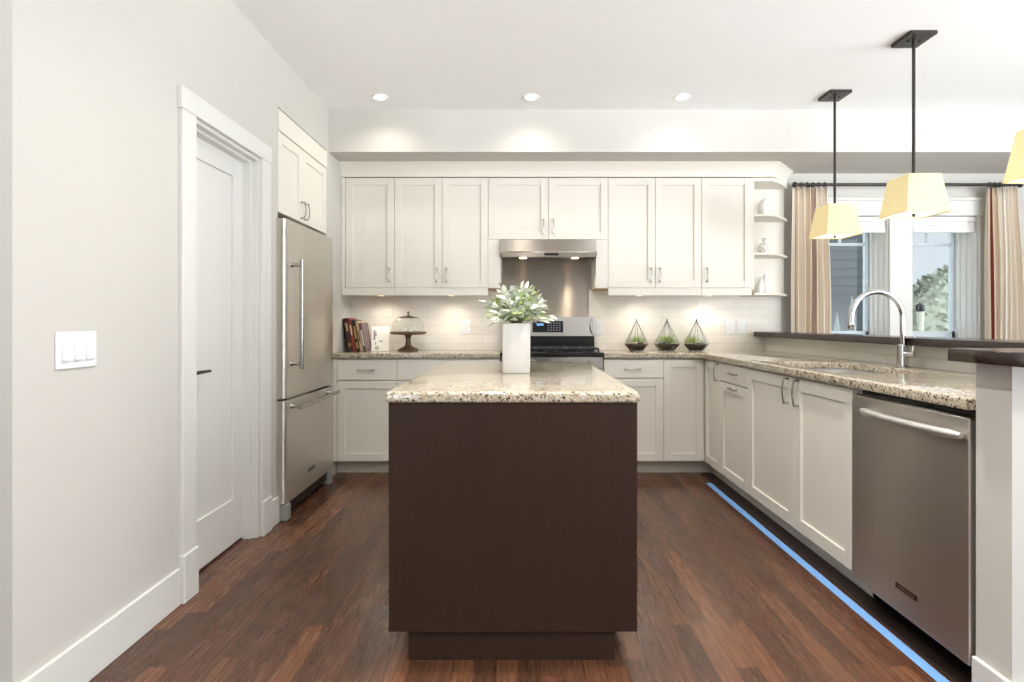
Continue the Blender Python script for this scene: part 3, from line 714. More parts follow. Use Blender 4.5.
# ------------------------------------------------------------------ upper cabinets
FU = face('back', YU); UB = 1.417; UT = 2.283; YW = YB-.0005
def upper(label, x0, x1, doors, zb=UB, rail_=True, handles=()):
    r = thing('wall_cabinet', label, 'cabinet', ((x0+x1)/2, 4.54, zb), 'white upper cabinets')
    bm = NB(); box(bm, x0+.0006, x1-.0006, YU+.0205, YW-.009, zb+.002, UT); obj('carcass', bm, 'cab', r)
    if rail_:
        bm = NB(); box(bm, x0+.0006, x1-.0006, YU+.002, YU+.022, 1.358, zb, .002); obj('light_rail', bm, 'cab', r)
        bm = NB(); box(bm, x0+.002, x1-.002, YU+.023, YW-.009, zb-.004, zb+.0015); obj('bottom_panel', bm, 'cabin', r)
    for (a, b_, h) in doors:
        d = obj('door', shaker(FU, a, b_, zb, UT-.001, .057), 'cab', r)
        obj('handle', pull(FU, h, zb+.10, .105), 'nickel', d, smooth=True)
    return r
X = lambda px: (px-518)/127.5
uA = upper('white single-door upper cabinet nearest the refrigerator', XL+.002, X(394.5), [(X(345.5), X(394.5), X(389.7))])
bm = NB(); box(bm, XL+.002, X(345.3), YU, YU+.02, UB, UT); obj('filler', bm, 'cab', uA)
uB = upper('white double-door upper cabinet above the cake stand', X(394.5), X(488.2), [(X(394.5), X(442), X(437)), (X(442), X(488.2), X(446.5))])
uC = upper('short white double-door upper cabinet above the range hood', X(488.2), X(608), [(X(488.2), X(548.2), X(543.4)), (X(548.2), X(608), X(553.2))], zb=1.797, rail_=False)
bm = NB(); box(bm, X(488.2)+.0006, hx0-.002, YU+.001, YW-.009, UB, 1.7965); obj('filler', bm, 'cab', uB)
uD = upper('white double-door upper cabinet above the left and middle terrariums', X(608), X(701.6), [(X(608), X(655.3), X(650.8)), (X(655.3), X(701.6), X(659.6))])
bm = NB(); box(bm, hx1+.002, X(608)-.0006, YU+.001, YW-.009, UB, 1.7965); obj('filler', bm, 'cab', uD)
bm = NB(); box(bm, X(488.2)+.002, hx0-.002, YU+.023, YW-.009, UB-.005, UB); obj('filler_bottom', bm, 'cabin', uB)
bm = NB(); box(bm, hx1+.002, X(608)-.0006, YU+.003, YW-.009, UB-.005, UB); obj('filler_bottom', bm, 'cabin', uD)
uE = upper('white single-door upper cabinet next to the open corner shelves', X(701.6), X(752), [(X(701.6), X(752), X(706.3))])
# open end shelves
sh = thing('corner_shelf', 'white open end shelf with curved boards beside the striped curtain', 'shelf', (2.03, 4.55, 1.36), 'white upper cabinets')
sx0, sx1 = X(752)+.001, 2.235
bm = NB(); box(bm, sx0, sx0+.018, YU+.004, YW-.009, 1.40, UT); obj('side_panel', bm, 'cab', sh)
bm = NB(); box(bm, sx0+.018, sx1-.02, YW-.021, YW-.009, 1.382, UT); obj('back_panel', bm, 'cab', sh)
def shelf_poly(grow=0):
    xs0 = 2.0+grow*.45
    p = [(sx0+.0185, YW-.0215), (sx0+.0185, YU+.004-grow), (xs0, YU+.004-grow)]
    ax, ay = sx1+grow-xs0, .25+grow*.6
    for k in range(1, 13):
        t = k/12; p.append((xs0+ax*t, YU+.004-grow+ay*t**1.2))
    p.append((sx1+grow, YW-.0215)); return p
for z in (1.362, 1.678, 1.982): 
    bm = NB(); prism(bm, shelf_poly(), z, z+.018); obj('board', bm, 'cab', sh)
bm = NB(); prism(bm, shelf_poly(), 2.255, UT); obj('board', bm, 'cab', sh)
# ornaments on the shelves
ox, oy = 2.0, 4.56
bm = NB(); lathe(bm, [(.018, 0), (.03, .01), (.043, .045), (.048, .08), (.042, .115), (.028, .14), (.012, .152), (.01, .154)], ox, oy, 2.0005, 20)
tag(obj('ornament', bm, 'ceramic', smooth=True), 'white egg-shaped ornament on the top corner shelf', 'ornament', 'white ornaments on the corner shelf')
o = thing('ornament', 'white bumpy ornament with a leafy crown on the middle corner shelf', 'ornament', (ox+.005, oy, 1.6965), 'white ornaments on the corner shelf')
bm = NB()
lathe(bm, [(.03, 0), (.04, .02), (.042, .05), (.034, .085), (.02, .10)], ox+.005, oy, 1.6965, 14)
for r_ in range(5):
    for k in range(9):
        a = 2*PI*(k+.5*(r_ % 2))/9; rr = (.037, .042, .042, .037, .03)[r_]
        sphere(bm, (ox+.005+rr*math.cos(a), oy+rr*math.sin(a), 1.7115+.018*r_), .0085, seg=6)
obj('body', bm, 'ceramic', o, smooth=True)
bm = NB()
for k in range(9):
    a = k*2.4; t = .004+.0016*k
    p0 = Vector((ox+.005, oy, 1.792)); d_ = Vector((math.cos(a), math.sin(a), 0))
    tube(bm, [p0, p0+d_*.012+Vector((0, 0, .025)), p0+d_*(.03-.002*k)+Vector((0, 0, .035+.002*k))], [.008, .006, .001], 6)
obj('crown_leaves', bm, 'ceramic', o, smooth=True)
bm = NB()
def figure(cx, cy, h, lean):
    pts = [(cx, cy, 1.3805), (cx, cy, 1.3805+h*.35), (cx+lean, cy, 1.3805+h*.7), (cx+lean*1.5, cy, 1.3805+h*.8), (cx+lean*1.8, cy, 1.3805+h*.9), (cx+lean*1.8, cy, 1.3805+h)]
    tube(bm, pts, [h*.2, h*.2, h*.16, h*.09, h*.125, h*.04], 12)
figure(ox-.03, oy, .135, .006); figure(ox+.025, oy+.01, .16, -.005)
tag(obj('ornament', bm, 'ceramic', smooth=True), 'pair of white joined figures on the lowest corner shelf', 'ornament', 'white ornaments on the corner shelf')

# ------------------------------------------------------------------ things on the counters
# books leaning on the left wall
def book(x, w, h, dp, lean, col, label, yf=4.40, spine=None, z=CT):
    r = thing('book', label, 'book', (x, yf, z+.0005), 'books on the counter beside the refrigerator', (0, -lean, 0))
    bm = NB(); box(bm, 0, w, .002, dp-.004, .003, h-.003); obj('pages', bm, mat('pages', C(230, 222, 205), .8, noise=.1), r, world=False)
    bm = NB(); box(bm, -.0015, 0, 0, dp, 0, h); box(bm, w, w+.0015, 0, dp, 0, h); box(bm, -.0015, w+.0015, -.0015, 0.0015, 0, h, .0006)
    cv = obj('cover', bm, mat('book_cover', col, .4, noise=.3, nscale=60), r, world=False)
    if spine:
        for (a, b_) in spine[1]:
            bm = NB(); box(bm, w*.2, w*.8, -.0022, -.0014, a*h, b_*h); obj('spine_print', bm, mat('spine_print', spine[0], .5), cv, world=False)
book(-1.327, .030, .265, .20, .17, C(58, 30, 30), 'thick dark maroon book, nearest the wall in the leaning row', spine=(C(160, 130, 90), [(.6, .85), (.15, .25)]))
book(-1.291, .018, .262, .20, .17, C(150, 60, 52), 'red-spined book second from the wall in the leaning row', spine=(C(220, 190, 160), [(.5, .8)]))
book(-1.266, .024, .25, .20, .17, C(40, 32, 36), 'black book with a speckled gold spine in the leaning row', spine=(C(170, 140, 80), [(.1, .3), (.4, .8)]))
book(-1.235, .016, .24, .19, .172, C(206, 178, 140), 'thin tan book in the leaning row', spine=(C(110, 50, 40), [(.3, .7)]))
book(-1.213, .020, .228, .19, .174, C(110, 88, 92), 'mauve-grey book at the open end of the leaning row', spine=(C(220, 210, 200), [(.2, .75)]))
r = thing('booklet', 'white illustrated booklet standing beside the leaning books', 'booklet', (-1.18, 4.50, CT+.0005), rot=(-.18, 0, .1))
bm = NB(); box(bm, 0, .14, 0, .006, 0, .20, .001); cv = obj('cover', bm, mat('white_paper', C(238, 234, 226), .6), r, world=False)
bm = NB(); box(bm, .015, .03, -.0008, .001, .09, .17); box(bm, .03, .04, -.0008, .001, .12, .15); box(bm, .06, .09, -.0008, .001, .075, .085); box(bm, .03, .038, -.0008, .001, .05, .075)
obj('cover_print', bm, mat('grey_print', C(150, 140, 150), .6), cv, world=False)
bm = NB(); box(bm, .03, .06, -.0008, .001, .01, .04); obj('cover_picture', bm, mat('green_print', C(170, 180, 140), .6), cv, world=False)

# cake stand and its dome
kx, ky = -.882, 4.50
ck = thing('cake_stand', 'brown footed cake stand on the counter left of the range', 'cake stand', (kx, ky, CT))
bm = NB(); lathe(bm, [(.082, 0), (.084, .012), (.07, .022), (.045, .032), (.026, .045), (.021, .07), (.02, .095), (.024, .118), (.034, .130)], kx, ky, CT+.0005, 28); obj('foot', bm, 'cakewood', ck, smooth=True)
bm = NB(); lathe(bm, [(.034, .1302), (.12, .134), (.142, .142), (.144, .152), (.140, .157), (.13, .152), (.02, .152)], kx, ky, CT, 36); obj('plate', bm, 'cakewood', ck, smooth=True)
cl = thing('cake_dome', 'clear glass dome with a metal knob on the brown cake stand', 'cake dome', (kx, ky, CT+.1535))
bm = NB(); lathe(bm, [(.126, 0), (.127, .03), (.124, .06), (.112, .09), (.09, .11), (.07, .118)], kx, ky, CT+.1535, 36, False, False); obj('glass_dome', bm, 'glass', cl, smooth=True)
bm = NB(); lathe(bm, [(.086, .113), (.07, .122), (.045, .126), (.02, .132), (.008, .138), (.007, .148), (.011, .154), (.007, .162), (.002, .168)], kx, ky, CT+.1535, 28); obj('knob_lid', bm, 'nickel', cl, smooth=True)

# geometric terrariums
def terrarium(cx, cy, rot, label, kind):
    r = thing('terrarium', label, 'terrarium', (cx, cy, CT), 'glass terrariums on the back counter')
    n_ = 6; R0, R1, zb, zt = .058, .100, .052, .250; z0 = CT+.001
    P0 = [Vector((cx+R0*math.cos(rot+2*PI*k/n_), cy+R0*math.sin(rot+2*PI*k/n_), z0+.003)) for k in range(n_)]
    P1 = [Vector((cx+R1*math.cos(rot+2*PI*k/n_), cy+R1*math.sin(rot+2*PI*k/n_), z0+zb)) for k in range(n_)]
    A = Vector((cx, cy, z0+zt))
    bm = NB()
    for k in range(n_):
        j = (k+1) % n_
        for a, b_ in ((P0[k], P0[j]), (P0[k], P1[k]), (P1[k], P1[j]), (P1[k], A)): tube(bm, [a, b_], .0016, 6)
    lathe(bm, [(.002, -.006), (.006, 0), (.004, .008), (.001, .012)], A.x, A.y, A.z-.002, 8)
    obj('frame', bm, 'bronze', r)
    bm = NB(); va = bm.verts.new(A); v0 = [bm.verts.new(p) for p in P0]; v1 = [bm.verts.new(p) for p in P1]
    for k in range(n_):
        j = (k+1) % n_
        bm.faces.new((v1[k], v1[j], va)); bm.faces.new((v0[k], v0[j], v1[j], v1[k]))
    obj('glass', bm, 'glass', r)
    bm = NB(); q0 = [bm.verts.new(Vector((cx, cy, 0))*0+Vector((cx+(p.x-cx)*.955, cy+(p.y-cy)*.955, p.z+.002))) for p in P0]; q1 = [bm.verts.new(Vector((cx+(p.x-cx)*.955, cy+(p.y-cy)*.955, p.z-.004))) for p in P1]
    bm.faces.new(q0); 
    for k in range(n_):
        j = (k+1) % n_; bm.faces.new((q0[k], q0[j], q1[j], q1[k]))
    top = bm.verts.new((cx, cy, z0+zb+.014))
    for k in range(n_): bm.faces.new((q1[k], q1[(k+1) % n_], top))
    obj('soil', bm, 'soil', r)
    rnd = random.Random(kind*11+3); bm = NB()
    for k in range(26):
        a = rnd.uniform(0, 2*PI); d_ = .08*math.sqrt(rnd.uniform(.1, 1)); s = rnd.uniform(.007, .014)
        sphere(bm, (cx+d_*math.cos(a), cy+d_*math.sin(a), z0+zb+.014*(1-d_/.09)+s*.5*rnd.uniform(.6, 1.4)), s, (1, rnd.uniform(.7, 1), .7), 8)
    pb = obj('pebbles', bm, 'pebble', r, smooth=True); pb['kind'] = 'stuff'
    spots = {0: [(0, -.01, .055, 'green'), (.045, .0, .028, 'sage'), (-.05, .01, .02, 'sage')], 1: [(.005, -.01, .06, 'green'), (-.03, .02, .05, 'green'), (.06, .01, .025, 'sage'), (-.06, -.01, .025, 'sage')], 2: [(-.04, -.015, .055, 'green'), (-.02, .03, .04, 'green'), (.035, -.01, .03, 'sage'), (.06, .0, .026, 'pale')]}[kind]
    for dx, dy, h, mt in spots:
        bm = NB(); h *= 1.45; c0 = Vector((cx+dx, cy+dy, z0+zb+.008)); nl = 20
        for k in range(nl):
            a = k*2.399; el = .25+1.15*(k/nl); ln = h*(1-.25*k/nl)
            dv = Vector((math.cos(a)*math.cos(el), math.sin(a)*math.cos(el), math.sin(el)))
            m1 = c0+dv*ln*.5+Vector((0, 0, -.002)); e1 = c0+dv*ln+Vector((0, 0, .004))
            tube(bm, [c0, m1, e1], [h*.05, h*.10, h*.012], 6)
        obj('succulent', bm, mt, r, smooth=True)
    return r
ty = 4.56
terrarium(.965, ty, .15, 'glass pyramid terrarium nearest the range, with one yellow-green succulent', 0)
terrarium(1.213, ty, .62, 'middle glass pyramid terrarium of the three on the back counter', 1)
terrarium(1.452, ty, .0, 'glass pyramid terrarium nearest the corner, green plant at its left side', 2)

# outlets
def outlet(x, label, kind='outlet', z=1.108):
    r = thing('wall_outlet' if kind == 'outlet' else 'wall_switch', label, kind, (x, YB-.008, z-.06), 'white plates on the tile backsplash')
    F = face('back', YB-.008)
    bm = NB(); fbox(bm, F, x-.036, x+.036, 0, .006, z-.058, z+.058, .002); obj('cover_plate', bm, 'plastic', r)
    bm = NB(); fbox(bm, F, x-.017, x+.017, .006, .0085, z-.034, z+.034, .001); ins = obj('insert', bm, mat('outlet_insert', C(226, 226, 224), .35), r)
    if kind == 'outlet':
        bm = NB()
        for zz in (z-.019, z+.015):
            for xx in (-.006, .006): fbox(bm, F, x+xx-.001, x+xx+.001, .0085, .0088, zz, zz+.007)
        obj('socket_slots', bm, 'black', ins)
outlet((466-518)/119.6, 'white outlet on the tile between cake stand and range')
outlet((598.5-518)/119.6, 'white outlet on the tile right beside the range')
outlet((729.6-518)/119.6, 'white outlet near the corner, left one of the adjacent pair')
outlet((741-518)/119.6, 'white rocker switch plate near the corner, right one of the pair, beside the bar top', 'switch')
# light switch, three rockers
sw = thing('light_switch', 'white triple rocker light switch plate on the left wall', 'switch', (XL, 1.753, 1.0))
Fw = face('left', XL)
bm = NB(); fbox(bm, Fw, 1.673, 1.8335, 0, .006, 1.006, 1.119, .002); obj('cover_plate', bm, 'plastic', sw)
for k in range(3):
    yc_ = 1.7065+k*.0465; bm = NB(); fbox(bm, Fw, yc_-.0165, yc_+.0165, .006, .0075, 1.029, 1.096)
    vs = [(XL+.007, 1.031), (XL+.0125, 1.032), (XL+.008, 1.094), (XL+.007, 1.094)]
    lo = [bm.verts.new((a, yc_-.0145, b_)) for a, b_ in vs]; hi = [bm.verts.new((a, yc_+.0145, b_)) for a, b_ in vs]
    bm.faces.new(lo); bm.faces.new(hi[::-1])
    for i in range(4): bm.faces.new((lo[i], lo[(i+1) % 4], hi[(i+1) % 4], hi[i]))
    obj('rocker', bm, 'plastic', sw)

# vase and greenery on the island
vx, vy = -.008, 2.62
bm = NB(); s0, s1, vz = .061, .065, CT+.0005
loops = []
for (h, s, z) in ((s0, 0, 0), (s0+.002, 0, .004), (s1, 0, .224), (s1-.003, 0, .227), (s1-.008, 0, .224), (s1-.009, 0, .03)):
    loops.append([bm.verts.new((vx+a, vy+b_, vz+z)) for a, b_ in rrect(-h, h, -h, h, .007, 3)])
for i in range(len(loops)-1):
    k2 = len(loops[0])
    for k in range(k2): bm.faces.new((loops[i][k], loops[i][(k+1) % k2], loops[i+1][(k+1) % k2], loops[i+1][k]))
bm.faces.new(loops[0][::-1]); bm.faces.new(loops[-1])
tag(obj('vase', bm, 'vasec', smooth=True), 'square white ceramic vase on the island', 'vase')
pl = thing('greenery_arrangement', 'bunch of pale sage and green leafy sprigs in the white vase', 'plant', (vx, vy, CT+.03))
def leaf(bm, base, dirv, ln, wd, droop=.2, roll=0):
    d_ = dirv.normalized(); up = Vector((0, 0, 1)); sd = d_.cross(up)
    sd = sd.normalized() if sd.length > .05 else Vector((1, 0, 0)); nr = sd.cross(d_).normalized()
    q = Matrix.Rotation(roll, 3, d_); sd = q @ sd; nr = q @ nr
    rows = []
    for i, (t, w) in enumerate(((0, .12), (.18, .62), (.4, 1), (.62, .92), (.82, .55), (1, .04))):
        c = base + d_*ln*t - Vector((0, 0, 1))*droop*ln*t*t
        rows.append([bm.verts.new(c - sd*wd*w*.5 + nr*wd*w*.16), bm.verts.new(c), bm.verts.new(c + sd*wd*w*.5 + nr*wd*w*.16)])
    for i in range(5):
        for k in range(2): bm.faces.new((rows[i][k], rows[i][k+1], rows[i+1][k+1], rows[i+1][k]))
rnd = random.Random(21)
bs, bp_, bg, bt = NB(), NB(), NB(), NB()
tipc = Vector((vx+.0, vy, CT+.225))
NS = 64
for s in range(NS):
    hgt = 1-1.12*(s+.5)/NS; a = s*2.39996+rnd.uniform(-.2, .2); rad = math.sqrt(max(0, 1-hgt*hgt))
    dv = Vector((math.cos(a)*rad, .85*math.sin(a)*rad, hgt*.95+.05)); L1 = rnd.uniform(.10, .165)
    b0 = tipc + Vector((rnd.uniform(-.03, .03), rnd.uniform(-.03, .03), .02)); e0 = b0 + dv*L1
    tube(bt, [Vector((vx, vy, CT+.05))+ (b0-tipc)*.5, b0, b0+dv*L1*.5, e0], [.002, .002, .0018, .001], 5)
    tgt = rnd.choice((bs, bp_, bp_, bg, bg))
    for k in range(7):
        t = .3+.7*k/6; c = b0.lerp(e0, t); aa = k*2.4+rnd.uniform(-.4, .4)
        side = Vector((math.cos(aa), math.sin(aa), rnd.uniform(-.1, .5)))
        ld = (dv*.7 + side*.8) if k < 6 else dv
        green = tgt is bg
        leaf(tgt, c, ld, rnd.uniform(.028, .042) if green else rnd.uniform(.038, .058), rnd.uniform(.018, .026) if green else rnd.uniform(.020, .030), rnd.uniform(.05, .3), rnd.uniform(-.8, .8))
# long pale leaves reaching out to the sides
for (a, el, L1) in ((0, .2, .165), (.15, .02, .19), (PI, .0, .14), (PI+.2, .3, .15), (PI-.3, -.15, .13), (-.5, .15, .15)):
    dv = Vector((math.cos(a)*math.cos(el), math.sin(a)*math.cos(el), math.sin(el))); b0 = tipc+Vector((0, 0, .02+.03*rnd.random())); e0 = b0+dv*L1
    tube(bt, [b0, e0], .0015, 5)
    leaf(bp_, b0+dv*L1*.62, dv, .065, .022, .25, .2); leaf(bs, b0+dv*L1*.5, dv+Vector((.1, -.5, .3)), .055, .024, .2, -.3)
for k in range(9):
    a = rnd.uniform(.6, 2.5); c = Vector((vx+rnd.uniform(-.06, .04), vy-.02, CT+.225+rnd.uniform(.10, .15)))
    leaf(rnd.choice((bs, bp_)), c, Vector((math.cos(a), rnd.uniform(-.5, .2), math.sin(a))), .06, .03, .1, rnd.uniform(-.6, .6))
obj('stems', bt, 'stem', pl); 
for nm, bb, mt in (('sage_leaves', bs, 'sage'), ('pale_leaves', bp_, 'pale'), ('green_leaves', bg, 'green')):
    lo_ = obj(nm, bb, mt, pl, smooth=True)

# ------------------------------------------------------------------ tape and floor strip
bm = NB(); box(bm, 1.339, 1.379, 1.30, 4.0, .0003, .0012); tag(obj('painter_tape', bm, 'tape'), 'strip of blue tape on the floor along the right cabinets', 'tape')
bm = NB(); box(bm, 1.386, XR+.079, 1.72, YF+.05, 0, .006); struct('trim_4', bm, 'shadestrip', 'dark brown floor strip in front of the right toe kick, shade painted in', 'floor strip')  # real floor strip, colour includes the shade under the cabinets

# ------------------------------------------------------------------ curtains and rod
rod = thing('curtain_rod', 'dark metal curtain rod across the top of the windows', 'curtain rod', (3.16, 4.58, 2.26))
bm = NB(); tube(bm, [(2.27, 4.58, 2.273), (4.10, 4.58, 2.273)], .0125, 12); obj('rod', bm, 'bronze', rod, smooth=True)
for x in (2.262, 4.108):
    bm = NB(); sphere(bm, (x, 4.58, 2.273), .024, (.8, 1, 1), 12); obj('finial', bm, 'bronze', rod, smooth=True)
for x in (2.44, 3.98):
    bm = NB(); tube(bm, [(x, 4.58, 2.273), (x, 4.69, 2.273)], .007, 8); box(bm, x-.015, x+.015, 4.684, 4.69, 2.235, 2.31); obj('bracket', bm, 'bronze', rod)
def curtain(x0, x1, label, seed, xb0=None, xb1=None, shift=0):
    r = thing('curtain', label, 'curtain', ((x0+x1)/2, 4.58, .015), 'striped curtains on the dark rod')
    rnd = random.Random(seed); nf = 6; N = nf*14; rows = 26; zt = 2.25
    ph = [rnd.uniform(.75, 1.25) for _ in range(nf)]
    bm = NB(); uv = bm.loops.layers.uv.new('UVMap'); grid = []
    xb0 = x0 if xb0 is None else xb0; xb1 = x1 if xb1 is None else xb1
    for j in range(rows+1):
        t = j/rows; z = zt - t*(zt-.015); row = []
        bl = min(1, t*2.2); bl = bl*bl*(3-2*bl)
        for i in range(N+1):
            u = i/N; k = min(nf-1, int(u*nf)); w = math.sin(2*PI*u*nf + .5*math.sin(3*u+seed))
            amp = (.020+.016*min(1, t*4))*ph[k]
            x = (x0+(x1-x0)*u)*(1-bl) + (xb0+(xb1-xb0)*u)*bl + .012*math.sin(4*PI*u*nf)*(.5+.5*t)
            row.append(bm.verts.new((x, 4.575+amp*w+.006*math.sin(5*t+u*9), z)))
        grid.append(row)
    for j in range(rows):
        for i in range(N):
            f = bm.faces.new((grid[j][i], grid[j][i+1], grid[j+1][i+1], grid[j+1][i])); f.smooth = True
            for lp, (ii, jj) in zip(f.loops, ((i, j), (i+1, j), (i+1, j+1), (i, j+1))): lp[uv].uv = ((ii/N+shift) % 1 if ii < N else (1+shift) % 1, 1-jj/rows)
    o = obj('fabric', bm, 'curtain', r, smooth=True)
    sm = o.modifiers.new('thickness', 'SOLIDIFY'); sm.thickness = .002
    bm = NB()
    for k in range(nf):
        x = x0+(x1-x0)*(k+.5)/nf
        ring = [(x, 4.58+.02*math.cos(2*PI*q/14), 2.273+.02*math.sin(2*PI*q/14)) for q in range(15)]
        tube(bm, ring, .003, 6, False)
    obj('rings', bm, 'bronze', r)
curtain(2.245, 2.53, 'cream curtain with dark red stripes beside the corner shelf', 3, 2.235, 2.55, .6)
curtain(3.835, 4.07, 'cream curtain with dark red stripes beyond the second window', 5, 3.835, 4.10)

# ------------------------------------------------------------------ lamps
def add_light(nm, typ, loc, energy, col, parent, **kw):
    ld = bpy.data.lights.new(nm, typ); ld.energy = energy; ld.color = col
    for k, v in kw.items(): setattr(ld, k, v)
    o = bpy.data.objects.new(nm, ld); COL.objects.link(o)
    o.parent = parent; o.location = Vector(loc)-rootloc(parent); return o
WARM = (1, .93, .83)
dl = None
for i, (x, lb) in enumerate(((-.952, 'recessed ceiling downlight nearest the refrigerator'), (.09, 'middle recessed ceiling downlight, above the island end'), (1.131, 'recessed ceiling downlight nearest the pendants'))):
    if dl is None:
        dl = thing('downlight', lb, 'ceiling light', (x, 3.86, ZC), 'recessed ceiling downlights')
        bm = NB(); lathe(bm, [(.040, -.003), (.040, -.006), (.056, -.006), (.058, -.001), (.058, 0)], x, 3.86, ZC, 24, False, False); obj('trim_ring', bm, 'ceil', dl, smooth=True)
        bm = NB(); lathe(bm, [(.001, -.002), (.041, -.003)], x, 3.86, ZC, 24, False, False); obj('lamp', bm, 'lamp', dl)
        add_light('downlight_lamp', 'SPOT', (x, 3.86, ZC-.012), 13, WARM, dl, spot_size=math.radians(145), spot_blend=1, shadow_soft_size=.05)
    else: dup(dl, (x, 3.86, ZC), lb)
for (x, y), lb in (((-.2, 1.95), 'added unseen fill downlight over the near end of the island'), ((.98, 1.95), 'added unseen fill downlight over the dishwasher aisle'),
                   ((-.2, .1), 'added fill downlight behind the viewer on the hall side'), ((.98, .1), 'added fill downlight behind the viewer on the dining side')):
    dd_ = dup(dl, (x, y, ZC), lb)  # added unseen lamps, fill light for floor and base cabinets
    for ch in dd_.children:
        if ch.type == 'LIGHT': ch.data = ch.data.copy(); ch.data.energy = FILL_W; ch.data.color = (1, .975, .94)
pk = None
for i, (px, lb) in enumerate(((381, 'under-cabinet puck light above the books'), (451, 'under-cabinet puck light right of the cake stand'), (639.5, 'under-cabinet puck light above the terrarium nearest the range'), (709, 'under-cabinet puck light right of the last terrarium'))):
    x = (px-518)/124.6; loc = (x, 4.50, UB-.0045)
    if pk is None:
        pk = thing('puck_light', lb, 'light', loc, 'under-cabinet puck lights')
        bm = NB(); lathe(bm, [(.034, 0), (.034, -.04), (.027, -.052), (.026, -.05)], x, 4.50, UB-.0045, 20, True, False); obj('housing', bm, 'plastic', pk, smooth=True)
        bm = NB(); lathe(bm, [(.026, -.0515), (.001, -.0525)], x, 4.50, UB-.0045, 20, False, False); obj('lens', bm, 'puck', pk)
        add_light('puck_lamp', 'SPOT', (x, 4.50, UB-.06), 7, (1, .91, .78), pk, spot_size=math.radians(165), spot_blend=1, shadow_soft_size=.02)
    else: dup(pk, loc, lb)
for x in (.04, .448): add_light('hood_lamp', 'SPOT', (x, hy+.055, 1.645), 4, (1, .86, .66), hd, spot_size=math.radians(120), spot_blend=.6, shadow_soft_size=.02)
pd = None
for i, (y, lb) in enumerate(((3.81, 'pendant lamp with square tapered cream shade, furthest back over the bar'), (3.05, 'pendant lamp with square tapered cream shade, middle of the row over the bar'), (2.24, 'pendant lamp with square tapered cream shade, nearest the viewer, cut by the picture edge'))):
    x = 2.155
    if pd is None:
        pd = thing('pendant_lamp', lb, 'pendant lamp', (x, y, ZC), 'pendant lamps over the bar')
        bm = NB(); box(bm, x-.072, x+.072, y-.08, y+.08, ZC-.02, ZC, .002); cn = obj('canopy', bm, 'bronze', pd)
        for s in (-1, 1):
            bm = NB(); lathe(bm, [(.006, -.001), (.007, -.004), (.002, -.006)], x+s*.03, y, ZC-.0195, 10); obj('screw', bm, 'black', cn)
        bm = NB(); tube(bm, [(x, y, ZC-.02), (x, y, 1.85)], .0085, 10); obj('rod', bm, 'bronze', pd, smooth=True)
        hb, ht, zb, zt = .116, .086, 1.733, 1.938
        bm = NB(); t = .002; q = []
        for (h, z) in ((hb, zb), (ht, zt), (ht-t, zt), (hb-t, zb)):
            q.append([bm.verts.new((x+a*h, y+b_*h, z)) for a, b_ in ((-1, -1), (1, -1), (1, 1), (-1, 1))])
        for i2 in range(4):
            for k in range(4): bm.faces.new((q[i2][k], q[i2][(k+1) % 4], q[(i2+1) % 4][(k+1) % 4], q[(i2+1) % 4][k]))
        sd_ = obj('lamp_shade', bm, 'shade', pd)
        bm = NB()
        for (h, z) in ((hb+.0006, zb),):
            c4 = [(x-h, y-h, z), (x+h, y-h, z), (x+h, y+h, z), (x-h, y+h, z)]
            for k in range(4): tube(bm, [c4[k], c4[(k+1) % 4]], .0016, 6)
        obj('shade_trim', bm, mat('shade_trim', C(214, 196, 148), .8), sd_)
        bm = NB(); box(bm, x-hb+.004, x+hb-.004, y-hb+.004, y+hb-.004, zb+.004, zb+.007); obj('diffuser', bm, 'diffuser', pd)
        bm = NB(); box(bm, x-ht+.003, x+ht-.003, y-.008, y+.008, zt-.012, zt-.008); box(bm, x-.008, x+.008, y-ht+.003, y+ht-.003, zt-.012, zt-.008); obj('shade_spider', bm, 'bronze', pd)
        bm = NB(); lathe(bm, [(.010, .004), (.010, 0), (.005, -.006), (.006, -.010), (.002, -.014)], x, y, zb+.0015, 12); obj('finial', bm, 'bronze', pd, smooth=True)
    else: dup(pd, (x, y, ZC), lb)

# ------------------------------------------------------------------ outside the windows
bm = NB(); box(bm, -2, 30, 4.96, 40, -.6, -.5); struct('ground', bm, mat('lawn', C(120, 132, 92), .95, noise=.4, nscale=6), 'lawn outside the windows', 'ground')
nb = thing('house', 'dark grey-green sided house outside the first window', 'house', (3.9, 9.8, -.5))
bm = NB()
for k in range(34):
    z = -.5+k*.14; prism(bm, [(9.0-.022, z), (9.0, z+.14), (9.1, z+.14), (9.1, z)], 2.6, 5.78, axis='x')
box(bm, 2.6, 5.78, 9.1, 12.5, -.5, 4.26)
obj('siding', bm, mat('grey_siding', C(28, 34, 34), .8, noise=.15, nscale=2), nb)
bm = NB(); prism(bm, [(2.3, 4.26), (6.05, 4.26), (4.2, 5.6)], 8.8, 12.7, axis='y'); obj('roof', bm, mat('roof_grey', C(90, 92, 95), .9), nb)
bm = NB(); box(bm, 5.72, 5.84, 8.96, 9.1, -.5, 4.26); obj('corner_board', bm, mat('corner_board', C(92, 98, 98), .8), nb)
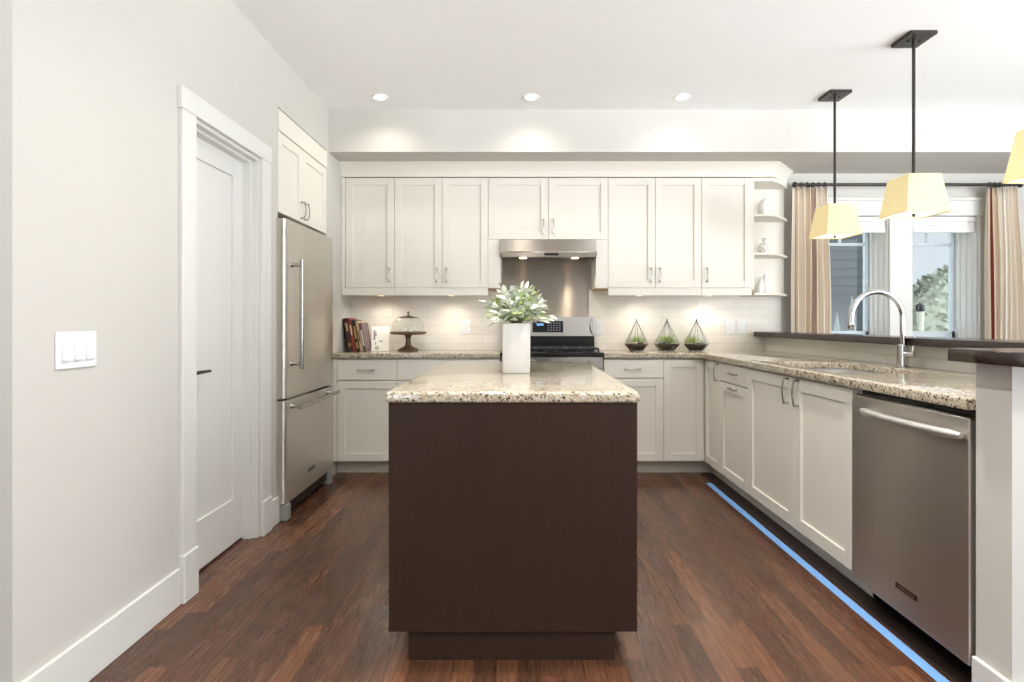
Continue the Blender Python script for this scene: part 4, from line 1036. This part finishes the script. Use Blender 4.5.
# rounded hedge
rnd = random.Random(4); bm = NB()
sphere(bm, (7.35, 9.2, .1), 1.0, (1.35, 1.1, 1.95), 40)
for v in bm.verts:
    nvec = (v.co-Vector((7.35, 9.2, .1))).normalized(); v.co += nvec*rnd.uniform(-.06, .06)
    if v.co.z < -.5: v.co.z = -.5
for k in range(1500):
    a = rnd.uniform(PI*.9, PI*2.1); el = math.asin(rnd.uniform(-.1, 1))
    nvec = Vector((math.cos(a)*math.cos(el), math.sin(a)*math.cos(el), math.sin(el)))
    c = Vector((7.35, 9.2, .1))+Vector((nvec.x*1.35, nvec.y*1.1, nvec.z*1.95))*1.0
    leaf(bm, c, nvec+Vector((rnd.uniform(-.8, .8), rnd.uniform(-.8, .8), rnd.uniform(-.5, .8))), rnd.uniform(.08, .14), .07, .2, rnd.uniform(-1, 1))
hg = obj('hedge', bm, mat('hedge_leaf', C(150, 152, 134), .8, noise=.3, nscale=8), smooth=True); tag(hg, 'rounded grey-green hedge outside the second window', 'hedge')
lp = thing('garden_lantern', 'pale post with a small dark cap outside the second window', 'garden lantern', (5.03, 7.0, -.5))
bm = NB(); lathe(bm, [(.05, 0), (.04, .1), (.035, 1.6), (.045, 1.78)], 5.03, 7.0, -.5, 14); obj('post', bm, mat('pale_post', C(140, 140, 124), .7), lp, smooth=True)
bm = NB(); lathe(bm, [(.03, 1.78), (.05, 1.80), (.045, 1.86), (.01, 1.89)], 5.03, 7.0, -.5, 12); obj('cap', bm, 'black', lp, smooth=True)
for i, (px, zt, rr, lb) in enumerate(((837, 1.28, .05, 'short pale pointed shape outside the first window'), (852, 1.50, .05, 'tall pale pointed shape outside the first window'))):  # two pale pointed shapes standing in the yard
    xx = (px-518)/560*7.5; bm = NB()
    lathe(bm, [(rr*1.6, 0), (rr*1.6, .9), (rr, 1.0), (rr*1.1, 1.2), (rr*.7, zt+.5-.18), (rr*.35, zt+.5-.1), (.004, zt+.5)], xx, 7.5, -.5, 14)
    tag(obj('pointed_shape', bm, mat('pale_shape', C(96, 102, 99), .7, noise=.1), smooth=True), lb, 'garden ornament', 'pale pointed shapes outside')
